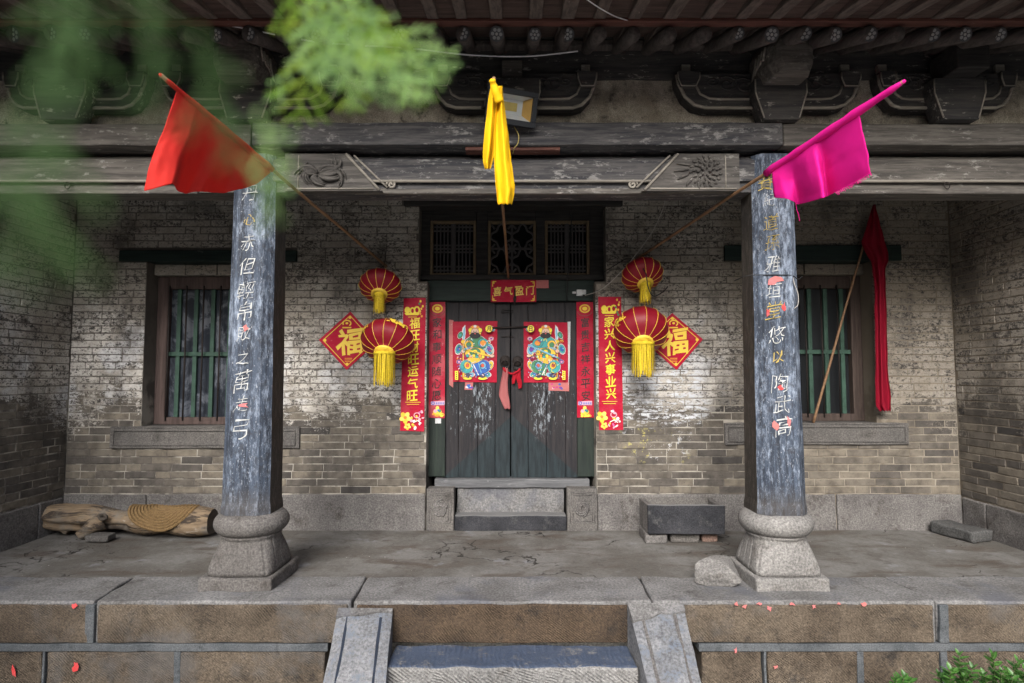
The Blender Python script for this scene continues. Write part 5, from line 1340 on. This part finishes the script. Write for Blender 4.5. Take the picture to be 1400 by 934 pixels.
for i in range(44):
    u = i / 43; px, py = 1190 - 48 * u, 236 + 27 * u; dep = Tp.lerp(Bp, us * (.275 + .2 * u)).y - .03; p = at(px, py, dep); q = at(px + rr.uniform(1, 5) * (1 - u * .5), py + rr.uniform(2, 5), dep); tube([p, q], .0016, 4, f)
mk('fringe', f, 'pink_flag', t)['kind'] = 'stuff'
dep = Tp.lerp(Bp, us * .86).y; mk('loose_thread', tube(curve_pts([at(1088, 274, dep), at(1089, 285, dep), at(1092, 294, dep - .01), at(1093, 302, dep)]), [.002] * 18 + [.006], 5), 'pink_flag', t, True)
# yellow flag in the middle
By = at(695, 380, DY - .05); Ty = at(675, 107, 3.0)
t = thing('flag', 'yellow flag hanging folded from a pole over the door banner', 'flag', By); pole(By, Ty, .012, .010, t)
def strip(levels, Y, nf, amp, mat, parent, name='cloth', m=13, ph=0.0):
    rows_ = []
    for (py, xl, xr, dy) in levels:
        rows_.append([at(xl + (xr - xl) * i / (m - 1), py + .8 * math.sin(i * 1.7), Y + dy + amp * math.sin(nf * math.pi * i / (m - 1) + ph)) for i in range(m)])
    return grid_cloth(name, rows_, mat, parent)
strip([(118, 681, 687, .0), (138, 680, 689, 0), (160, 677, 692, 0), (182, 676, 695, 0), (200, 676, 697, 0), (220, 676, 699, 0), (240, 677, 702, 0), (256, 678, 704, 0), (266, 679, 703, 0), (279, 681, 700, 0)], 3.06, 2.2, .028, 'yellow_flag', t, ph=.4)
strip([(118, 671, 680, .03), (132, 668, 681, .03), (160, 665, 681, .03), (185, 662, 679, .03), (208, 660, 676, .03), (222, 660, 673, .03), (231, 663, 670, .03)], 3.07, 2, .024, 'yellow_flag', t, ph=2)
mk('sleeve', tube(curve_pts([at(673, 108, 3.0), at(675, 116, 3.02), at(678, 126, 3.03), at(683, 140, 3.05)], 4), [.012, .018, .016, .017, .018, .02, .02, .021, .022, .022, .022, .024, .026], 8, jit=.2), 'yellow_flag', t, True)
# dark red flag leaning in the window niche
Bd = at(1112, 578, WY - .02); Td = at(1195, 283, WY - .10)
t = thing('flag', 'dark red flag drooping from a pole leaning across the barred window', 'flag', Bd); pole(Bd, Td, .013, .010, t)
strip([(280, 1194, 1197, 0), (290, 1190, 1199, 0), (305, 1186, 1203, 0), (320, 1182, 1207, 0), (334, 1177, 1211, 0), (345, 1184, 1214, 0), (356, 1190, 1215, 0), (366, 1192, 1210, 0), (385, 1195, 1211, 0), (420, 1196, 1212, 0), (470, 1197, 1213, 0), (510, 1197, 1214, 0), (540, 1197, 1217, 0), (555, 1198, 1218, 0), (562, 1203, 1218, 0)], WY - .14, 3, .022, 'dark_flag', t)

# ================================================================== FLOODLIGHT
pz = at(699, 147, CYY - .36)
fl_ = bpy.data.objects.new('floodlight', None); COL.objects.link(fl_); fl_.location = pz; fl_.rotation_euler = (R(16), 0, R(14)); fl_.rotation_euler.y = R(3); fl_['_rot'] = 1
tag(fl_, 'black square floodlight fixed on the upper beam behind the yellow flag', 'floodlight')
W2, H2 = .185, .122
f = MB()
for (a, b, c, d) in ((-W2, W2, H2 - .035, H2), (-W2, W2, -H2, -H2 + .04), (-W2, -W2 + .035, -H2 + .041, H2 - .036), (W2 - .035, W2, -H2 + .041, H2 - .036)): gbox(a, b, -.03, .02, c, d, .004, mb=f)
mk('housing_frame', f, 'black', fl_)
a, b, c, d = -W2 + .036, W2 - .036, -H2 + .042, H2 - .037; f = MB(); yb = .05
I = [(a * .62, c * .45), (b * .62, c * .45), (b * .62, d * .75), (a * .62, d * .75)]; O = [(a, c), (b, c), (b, d), (a, d)]
V = [(x, -.005, z) for x, z in O] + [(x, yb, z) for x, z in I]
mk('reflector', MB().add(V, [(4, 5, 6, 7), (0, 1, 5, 4), (2, 3, 7, 6), (3, 0, 4, 7)]), 'reflect', fl_)
mk('reflector_side', MB().add([V[1], V[2], V[6], V[5]], [(0, 1, 2, 3)]), 'amber', fl_)
mk('led_panel', gbox(a * .35, b * .35, yb - .004, yb - .001, c * .2, d * .5, 0), 'wireyellow', fl_)
f = gbox(-W2 + .02, W2 - .02, .056, .12, -H2 + .02, H2 - .02, .02); mk('housing_back', f, 'black', fl_)
f = MB(); 
for s in (-1, 1): gbox(s * (W2 + .008) - .004, s * (W2 + .008) + .004, -.01, .13, -.02, .02, .002, mb=f)
gbox(-W2 - .012, W2 + .012, .128, .138, -.02, .02, .002, mb=f); mk('mounting_bracket', f, 'iron', fl_)
cord('lamp_cable', 'thin yellow cable looping down from the floodlight', [at(703, 173, B1 - .03), at(709, 185, B1 - .04), at(708, 196, B1 - .03), at(703, 203, B1 - .01), at(701, 210, B2 - .03)], .004, 'wireyellow', 'cable')
# ================================================================== WIRES
cord('wire', 'thin white wire strung under the eaves from the foliage to the middle bracket', [at(60, -12, 3.6), at(210, 14, 3.7), at(330, 38, 3.8), at(440, 58, 3.95), at(560, 66, 4.05), at(640, 75, 4.1), at(720, 77, 4.12), at(790, 70, 4.14)], .0055, 'wirewhite', 'wire')
cord('wire', 'short white wire end hanging from the flying rafters', [at(795, -6, 3.3), at(818, 10, 3.4), at(840, 22, 3.5), at(858, 28, 3.66)], .0035, 'wirewhite', 'wire')
cord('cord', 'pale cord sagging from the lower beam to the white junction box by the door', [at(848, 266, B2 + .1), at(880, 268, B2 + .2), at(905, 266, B2 + .35), at(908, 280, WY - .5), at(893, 315, WY - .35), at(868, 350, WY - .3), at(846, 375, WY - .2), at(822, 396, WY - .08), at(800, 404, DY - .08)], .0045, 'wiregrey', 'cord')
jb = thing('junction_box', 'small white electrical junction box on the green head board', 'junction box', at(794, 400, DY - .032))
p0 = at(794, 400, DY - .05); f = MB(); gbox(p0.x - .045, p0.x + .02, DY - .06, DY - .031, p0.z - .035, p0.z + .03, .006, mb=f); gbox(p0.x + .021, p0.x + .055, DY - .055, DY - .031, p0.z - .02, p0.z + .028, .006, mb=f); mk('casing', f, 'whitebox', jb)
mk('terminal', gbox(p0.x - .085, p0.x - .046, DY - .05, DY - .031, p0.z - .012, p0.z + .01, .004), 'whitebox', jb)
cord('wire', 'black wire running over the wall beside the upper lantern near the door transom', [at(826, 372, WY - .015), at(842, 362, WY - .02), at(857, 354, WY - .05), at(870, 358, LY + .03), at(882, 372, LY - .20), at(886, 392, LY - .2), at(893, 405, LY - .16), at(905, 400, WY - .1), at(913, 392, WY - .02)], .005, 'wireblack', 'wire')
cord('wire', 'dark wire running down the transom and the green head board', [at(779, 258, WY - .06), at(781, 300, DY - .04), at(778, 350, DY - .04), at(776, 380, DY - .095), at(775, 412, DY - .05)], .006, 'wireblack', 'wire')
cord('wire', 'dark wire tied round the column with the torn pink paper', [at(1004, 384, CYY - .05), at(1022, 377, CYY - .165), at(1046, 376, CYY - .17), at(1072, 376, CYY - .172), at(1084, 377, CYY - .16), at(1091, 382, CYY - .16), at(1097, 378, CYY - .18)], .0035, 'wireblack', 'wire')
cord('cord', 'thin pale string dangling beside the column with the torn pink paper', [at(1084, 378, CYY - .15), at(1086, 388, CYY - .17), at(1091, 402, CYY - .17), at(1091, 416, CYY - .18), at(1086, 422, CYY - .18)], .003, 'wiregrey', 'cord')
for nm, a, b, lab in ((0, tA, at(529, 336, WY - .03), 'short cord holding the upper lantern below the red flag pole'), (1, tB, bA + Vector((0, .03, 0)), 'short cord between the two lanterns below the red flag'), (2, tC, at(880, 342, WY - .03), 'short cord holding the upper lantern below the magenta flag pole'), (3, tD, bC + Vector((0, .03, 0)), 'short cord between the two lanterns below the magenta flag')):
    cord('cord', lab, [a, a.lerp(b, .5) + Vector((.004, 0, 0)), b], .003, 'wireblack', 'cord')
# cloth tied to the door rings
t = thing('ribbon', 'faded pink cloth strip tied to the ring handle', 'ribbon', at(690, 505, LYY))
strip([(503, 688, 694, 0), (512, 687, 695, 0), (525, 684, 694, 0), (540, 682, 695, 0), (550, 686, 697, 0), (559, 690, 698, 0)], LYY - .06, 2, .012, 'ribbon_pink', t, m=7)
t = thing('ribbon', 'bright red ribbon knotted through both ring handles', 'ribbon', at(704, 508, LYY))
f = MB(); tube(curve_pts([at(688, 503, LYY - .05), at(692, 508, LYY - .06), at(700, 511, LYY - .05), at(708, 508, LYY - .06), at(711, 504, LYY - .05)], 4), .013, 6, f, jit=.3); mk('knot', f, 'ribbon', t, True)
strip([(507, 706, 712, 0), (516, 705, 712, 0), (524, 708, 714, 0), (531, 709, 713, 0)], LYY - .055, 2, .008, 'ribbon', t, 'tail', 5); strip([(508, 702, 706, 0), (517, 700, 705, 0), (525, 700, 703, 0)], LYY - .05, 1, .006, 'ribbon', t, 'tail', 5)

# ================================================================== LOG, MAT, STONES
LGY = atz(150, 737).y + .13
p0, p1 = at(54, 703, LGY + .05), at(291, 714, LGY - .02)
def ring_r(t): 
    return .115 + .018 * math.sin(t * 9) - .045 * max(0, .16 - t) / .16 + .012 * math.sin(t * 23)
def log_mesh():
    V = []; F = []; NS, NA = 60, 28
    for i in range(NS + 1):
        t = i / NS; c = p0.lerp(p1, t); c = Vector((c.x, c.y, .150 - .02 * t + .045 * max(0, .35 - t) + .008 * math.sin(t * 7)))
        for k in range(NA):
            a = 2 * math.pi * k / NA; r_ = ring_r(t) * (1 + .16 * noise.noise(Vector((t * 4, math.cos(a) * 1.1, math.sin(a) * 1.1))) + .05 * noise.noise(Vector((t * 14, math.cos(a) * 3, math.sin(a) * 3))))
            g_ = math.exp(-((a - 3.45 - .25 * math.sin(t * 5)) / .22) ** 2) * (1 if t < .55 else .25); r_ *= 1 - .30 * g_
            dz = r_ * math.sin(a); dy = r_ * math.cos(a)
            V.append((c.x, c.y + dy, max(.006, c.z + dz)))
    for i in range(NS):
        for k in range(NA): F.append((i * NA + k, (i + 1) * NA + k, (i + 1) * NA + (k + 1) % NA, i * NA + (k + 1) % NA))
    F.append(tuple(range(NA))); 
    n = len(V); e = [V[NS * NA + k] for k in range(NA)]
    return V, F, e
V, F, E_ = log_mesh()
lg = thing('log', 'big weathered driftwood log lying on the porch floor against the brick wall', 'log', (p0.lerp(p1, .5).x, LGY, 0))
mk('trunk', MB().add(V, F), 'log', lg, True)
cx = sum((Vector(v) for v in E_), Vector()) / len(E_); f = MB(); Vv = [Vector(v) for v in E_] + [cx.lerp(Vector(v), .6) + Vector((-.006, 0, 0)) for v in E_] + [cx + Vector((-.012, 0, 0))]; n = len(E_)
f.add(Vv, [(k, (k + 1) % n, n + (k + 1) % n, n + k)[::-1] for k in range(n)] + [(n + k, n + (k + 1) % n, 2 * n)[::-1] for k in range(n)])
mk('sawn_end', f, 'logdark', lg)
s0 = at(140, 712, LGY - .06); s1 = atz(104, 738); s1 = Vector((s1.x, LGY - .13, .03))
mk('branch_stub', tube(curve_pts([s0, s0.lerp(s1, .35) + Vector((0, -.02, .0)), s0.lerp(s1, .75), s1], 5), [.085, .085, .08, .075, .07, .066, .062, .058, .054, .05, .047, .045, .043, .04, .038, .034], 14, jit=.25), 'log', lg, True)
f = MB(); 
kn = mk('knot', lathe([(.05, 0), (.046, .012), (.03, .014), (.018, .004), (.008, .0)], 16, center=(0, 0, 0)), 'logdark', lg, True)
kp = at(140, 707, LGY - .118); kn.data.transform(Matrix.Translation(kp) @ Matrix.Rotation(R(90), 4, 'X') @ Matrix.Diagonal((1.1, .7, 1, 1)))
mk('root_end', tube(curve_pts([at(72, 705, LGY + .05), at(84, 718, LGY + .02), Vector((at(92, 730, LGY).x, LGY + .02, .03))], 5), [.07, .066, .062, .058, .055, .052, .048, .045, .042, .04, .036], 12, jit=.2), 'log', lg, True)
br = atz(130, 741); box('brick_fragment', br.x - .10, br.x + .11, br.y, br.y + .12, .002, .055, 'carved', None, .008, .006, .03)
tag(bpy.data.objects['brick_fragment'], 'broken brick lying at the foot of the log', 'brick')
# straw mat: spiral of braid draped over the log
mt_ = thing('straw_mat', 'round braided straw mat draped over the log', 'mat', at(222, 700, LGY - .1))
c0 = at(224, 691, LGY - .03); f = MB(); NRG = 11; Rm = 42 * (LGY - .1) / FPX
def drape(x, s):
    """s = distance along the log's surface from its top, to the front"""
    tl = (x - p0.x) / (p1.x - p0.x); r_ = .127 + .004 * math.sin(x * 20); cz = .150 - .02 * tl + .01; a = s / r_
    if a < 1.45: return Vector((x, LGY - .005 - r_ * math.sin(a), cz + r_ * math.cos(a)))
    return Vector((x, LGY - .005 - r_ * math.sin(1.45) - (s - 1.45 * r_) * .15, cz + r_ * math.cos(1.45) - (s - 1.45 * r_) * .98))
for k in range(NRG):
    R_ = Rm * (k + .7) / NRG; n = max(16, int(R_ * 160)); pts = []
    for i in range(n + 1):
        a = math.pi * (-.06 + 1.12 * i / n); x = c0.x + R_ * math.cos(a) * 1.08 + .04 * math.sin(a) * R_; s = R_ * math.sin(a) * .92 + .005; p = drape(x, max(-.06, s)); pts.append(p + Vector((0, -.006, .004)))
    rad = [(.0115 + .0035 * abs(math.sin(i * 1.57))) for i in range(n + 1)]
    mk('braid_ring', tube(pts, rad, 6), 'straw', mt_)
# stone trough on supports
ty0 = atz(900, 736).y - .20; zt = at(900, 676, ty0 + .25).z
def trough():
    q = rect(896, 695, 1000, 695, ty0); a = at(886, 720, ty0).x; b = at(992, 720, ty0).x; y0, y1 = ty0, min(ty0 + .36, WY - .03); z0 = at(900, 731, ty0).z; z1 = at(900, 691, ty0).z
    t = thing('stone_trough', 'rectangular blackened stone trough standing on loose stones by the wall', 'trough', ((a + b) / 2, (y0 + y1) / 2, 0))
    w_ = .042; f = MB(); gbox(a, b, y0, y0 + w_, z0, z1, .012, .006, .05, mb=f)
    mk('front_side', f, 'blackstone', t); box('back_side', a, b, y1 - w_, y1, z0, z1, 'carved', t, .012, .006, .05)
    box('end_side', a + .002, a + w_ + .01, y0 + w_ + .001, y1 - w_ - .001, z0, z1 - .003, 'granite', t, .012, .006, .05); box('end_side', b - w_ - .01, b - .002, y0 + w_ + .001, y1 - w_ - .001, z0, z1 - .003, 'granite', t, .012, .006, .05)
    box('floor', a + w_ + .012, b - w_ - .012, y0 + w_ + .001, y1 - w_ - .001, z0 + .01, z0 + .05, 'blackstone', t, .004, .003, .06)
    for i, (u0, u1, m_, h_, lab) in enumerate(((-.02, .28, 'granite', .0, 'angular grey stone under the wall-side corner of the trough'), (.33, .70, 'carved', .012, 'flat dark stone under the middle of the trough'), (.74, .96, 'redstone', .02, 'small reddish stone under the end of the trough'))):
        o = box('support_stone', a + (b - a) * u0, a + (b - a) * u1, y0 + .045 + .03 * i, y0 + .34, -.012, z0 - .004, m_, None, .02, .014, .05, seed=i + 60); tag(o, lab, 'stone', 'stones supporting the trough')
MAT['redstone'] = m_stone('reddish_stone', (.26, .17, .14), (.32, .22, .18), (.16, .12, .1))
trough()
def boulder(name, c, sx, sy, sz, mat, lab, seed, cat='stone'):
    bm = bmesh.new(); bmesh.ops.create_icosphere(bm, subdivisions=4, radius=1); rr = random.Random(seed)
    planes = [(Vector((rr.uniform(-1, 1), rr.uniform(-1, 1), rr.uniform(-.6, 1))).normalized(), rr.uniform(.5, .72)) for _ in range(9)] + [(Vector((0, 0, 1)), .72), (Vector((0, -1, .1)).normalized(), .75), (Vector((0, 0, -1)), .7)]
    for v in bm.verts:
        p = v.co
        for n_, d_ in planes:
            e = p.dot(n_) - d_
            if e > 0: p = p - n_ * e
        p = p * (1 + .03 * noise.noise(p * 3 + Vector((seed, 0, 0))) + .02 * noise.noise(p * 9))
        v.co = p
    zmin = min(v.co.z for v in bm.verts)
    for v in bm.verts: v.co = Vector((c[0] + v.co.x * sx, c[1] + v.co.y * sy, c[2] + (v.co.z - zmin) * sz))
    me = bpy.data.meshes.new(name); bm.to_mesh(me); bm.free(); me.materials.append(MAT[mat]); o = bpy.data.objects.new(name, me); COL.objects.link(o); return tag(o, lab, cat)
c = atz(984, 800); boulder('rock', (c.x, c.y + .07, -.004), .235, .17, .115, 'pale', 'pale broken rock lying on the coping beside the column base', 8)
# flat slab in the corner
f = gbox(-.12, .12, -.21, .21, 0, .11, .02, .014, .04, seed=77); ang = R(14)
f.v = [(4.23 + x * math.cos(ang) - y * math.sin(ang), 5.62 + x * math.sin(ang) + y * math.cos(ang), z - .012) for x, y, z in f.v]
tag(mk('stone_slab', f, 'slabdark'), 'flat dark stone slab lying in the corner by the shadowed side wall', 'stone')
# litter on the floor
rr = random.Random(12); f = MB()
for i in range(150):
    if i < 60: q = atz(rr.uniform(85, 150), rr.uniform(738, 756))
    elif i < 95: q = atz(rr.uniform(1290, 1345), rr.uniform(728, 752))
    else: q = atz(rr.uniform(20, 1380), rr.uniform(728, 820))
    if q.y > WY - .05: continue
    s_ = rr.uniform(.003, .011) if i < 95 else rr.uniform(.002, .006); a = rr.uniform(0, 3); n = 5
    f.add([(q.x + s_ * math.cos(a + k * 1.256) * rr.uniform(.5, 1.3), q.y + s_ * math.sin(a + k * 1.256), .004 + rr.uniform(0, .004)) for k in range(n)], [tuple(range(n))])
o = mk('floor_litter', f, 'dark_bit'); o['kind'] = 'stuff'; o['label'] = 'small dry crumbs and leaf bits scattered on the porch floor'; o['category'] = 'litter'
f = MB()
for i in range(90):
    q = atz(rr.uniform(20, 1380), rr.uniform(728, 820)); s_ = rr.uniform(.002, .005); a = rr.uniform(0, 3)
    if q.y > WY - .05: continue
    f.add([(q.x + s_ * math.cos(a + k * 1.256) * rr.uniform(.5, 1.3), q.y + s_ * math.sin(a + k * 1.256), .004 + rr.uniform(0, .003)) for k in range(5)], [tuple(range(5))])
o = mk('paper_crumbs', f, 'white_bit'); o['kind'] = 'stuff'; o['label'] = 'tiny pale crumbs scattered on the porch floor'; o['category'] = 'litter'

# ================================================================== PLANTS
# low shrub in front of the platform
leafm = bpy.data.meshes.new('leaf'); V = []; F = []
for j in range(5):
    t = j / 4; w_ = .24 * math.sin(math.pi * (t * .92 + .04)) ** .8
    for s in (-1, 0, 1): V.append((s * w_, t, (abs(s) * .07 - .12 * t * t)))
for j in range(4):
    for i in range(2): F.append((j * 3 + i, j * 3 + i + 1, (j + 1) * 3 + i + 1, (j + 1) * 3 + i))
leafm.from_pydata(V, [], F); leafm.polygons.foreach_set('use_smooth', [True] * len(F)); leafm.materials.append(MAT['leaf'])
rr = random.Random(21)
SHY = EY - .42
def shrub(tops, label, Y):
    base = at(tops[0][0], 1010, Y); t = thing('shrub', label, 'shrub', (base.x, Y, GZ))
    for si, (px, py) in enumerate(tops):
        Yt = Y + rr.uniform(-.08, .08); tip = at(px, py, Yt); root = Vector((base.x + (tip.x - base.x) * .35, Y, GZ)); mid = root.lerp(tip, .6) + Vector((rr.uniform(-.02, .02), 0, .02))
        pts = curve_pts([root, mid, tip], 6); mk('stem', tube(pts, [.006 - .004 * i / (len(pts) - 1) for i in range(len(pts))], 5), 'stem', t, True)
        for i in range(9):
            u = 1 - .065 * i; k = u * (len(pts) - 1); p = pts[int(k)].lerp(pts[min(int(k) + 1, len(pts) - 1)], k - int(k))
            for s in (0, 1):
                o = bpy.data.objects.new('leaf', leafm); COL.objects.link(o); o.parent = t; o.matrix_parent_inverse = Matrix.Translation(-t.location)
                az = i * 1.57 + s * math.pi + rr.uniform(-.4, .4); el = rr.uniform(.25, .8) if i else 1.1; L = rr.uniform(.045, .07) * (.75 if i == 0 else 1)
                o.location = p; o.rotation_euler = (el, rr.uniform(-.3, .3), az); o.scale = (L, L, L)
shrub([(1312, 897), (1300, 918), (1330, 915), (1284, 924), (1319, 926)], 'green leafy shrub below the platform, taller shoot beside the mortar joint', SHY)
shrub([(1358, 899), (1392, 906), (1370, 921), (1402, 918), (1346, 924), (1385, 926)], 'green leafy shrub below the platform beside the taller shoot', SHY + .05)
shrub([(1226, 930), (1236, 927), (1243, 932)], 'low shrub tip below the platform, smallest of the shrubs', SHY)
# cypress branch hanging into view, close to the lens; its trunk stands beside the camera
tr = thing('cypress_tree', 'blurred green cypress branch hanging down in front of the porch', 'tree', (-1.45, .35, GZ))
mk('trunk', tube(curve_pts([(-1.45, .35, GZ - .1), (-1.43, .36, .6), (-1.47, .33, 1.8), (-1.42, .36, 3.2), (-1.44, .35, 4.4)], 6), [.13 - .0036 * i for i in range(25)], 14, jit=.1), 'bark', tr, True)
mk('limb', tube(curve_pts([(-1.44, .35, 2.15), (-1.0, .38, 2.18), (-.55, .42, 2.08), (-.2, .46, 1.96), (0.0, .5, 1.90)], 6), [.03 - .001 * i for i in range(25)], 8, jit=.1), 'bark', tr, True)
mk('limb', tube(curve_pts([(-1.44, .35, 2.2), (-.9, .28, 2.15), (-.45, .26, 2.0), (-.2, .28, 1.92)], 6), [.025 - .001 * i for i in range(19)], 8, jit=.1), 'bark', tr, True)
rr = random.Random(31)
def spray(f, P0, D, N, L, w_=.0016, dens=.8):
    """flat frond: rachis with alternate branchlets that branch once more"""
    D = D.normalized(); Sx = D.cross(N).normalized()
    def rib(a, b, w0):
        d = (b - a).normalized(); s = d.cross(N).normalized() * w0; m = a.lerp(b, .5) + N * rr.uniform(-.002, .002)
        f.add([a - s * .6, a + s * .6, m + s, b, m - s], [(0, 1, 2, 4), (4, 2, 3)])
    p = Vector(P0); n = int(L / .009); pts = [p]
    for i in range(n):
        D = (D + Vector((0, 0, -.035)) + Vector((rr.uniform(-.05, .05), rr.uniform(-.05, .05), rr.uniform(-.05, .05)))).normalized(); q = p + D * (L / n); rib(p, q, w_ * .8); p = q
        t = (i + 1) / n; l = L * .42 * math.sin(math.pi * min(1, t * .8 + .15)) * rr.uniform(.7, 1.1); s = 1 if i % 2 else -1
        d2 = (D * .75 + D.cross(N).normalized() * s * .75 + N * rr.uniform(-.15, .15)).normalized(); a = p; m = max(2, int(l / .008))
        for k in range(m):
            b = a + d2 * (l / m); rib(a, b, w_); 
            for s2 in (-1, 1):
                if rr.random() < dens:
                    d3 = (d2 * .8 + d2.cross(N).normalized() * s2 * .6 + N * rr.uniform(-.2, .2)).normalized(); rib(b, b + d3 * l * .30 * rr.uniform(.6, 1.1), w_)
            a = b
def cluster(targets, mat, name):
    f = MB()
    for (px, py, Y, dx, dz, L) in targets:
        P = at(px, py, Y); D = Vector((dx, rr.uniform(-.25, .25), dz)); N = Vector((rr.uniform(-.5, .5), -1, rr.uniform(-.4, .4))).normalized(); spray(f, P, D, N, L)
    o = mk(name, f, mat, tr); o['kind'] = 'stuff'
tg = []
for i in range(9): tg.append((rr.uniform(385, 500), rr.uniform(-60, 30), rr.uniform(.55, .7), rr.uniform(-.4, .6), rr.uniform(-1.1, -.5), rr.uniform(.08, .12)))
tg += [(500, 20, .6, .9, -.6, .11), (510, 50, .62, .8, -.8, .09), (530, 50, .58, .7, -.25, .07), (430, 60, .6, -.3, -1, .085), (400, 80, .6, -.4, -.9, .06), (470, 90, .6, .2, -1, .06), (520, 80, .57, .6, -.5, .06)]
cluster(tg[::2], 'needle', 'crown'); cluster(tg[1::2] + [(440, 30, .45, .5, -.8, .07), (480, 50, .45, .9, -.7, .075), (350, 150, .3, .5, -1, .04), (330, 215, .28, .6, -1, .035)], 'needle_pale', 'crown')
tg = []
for i in range(4): tg.append((rr.uniform(-20, 330), rr.uniform(-110, -30), rr.uniform(.17, .24), rr.uniform(-.3, .3), rr.uniform(-1.2, -.8), rr.uniform(.03, .045)))
tg += [(60, 60, .16, .02, -1, .055), (85, 150, .15, -.05, -1, .048), (70, 260, .15, .1, -1, .026), (270, 40, .2, .25, -1, .04), (300, 130, .22, .3, -1, .03), (340, 230, .26, .5, -1, .026), (200, 20, .18, .1, -1, .035)]
cluster(tg, 'needle_dark', 'crown')
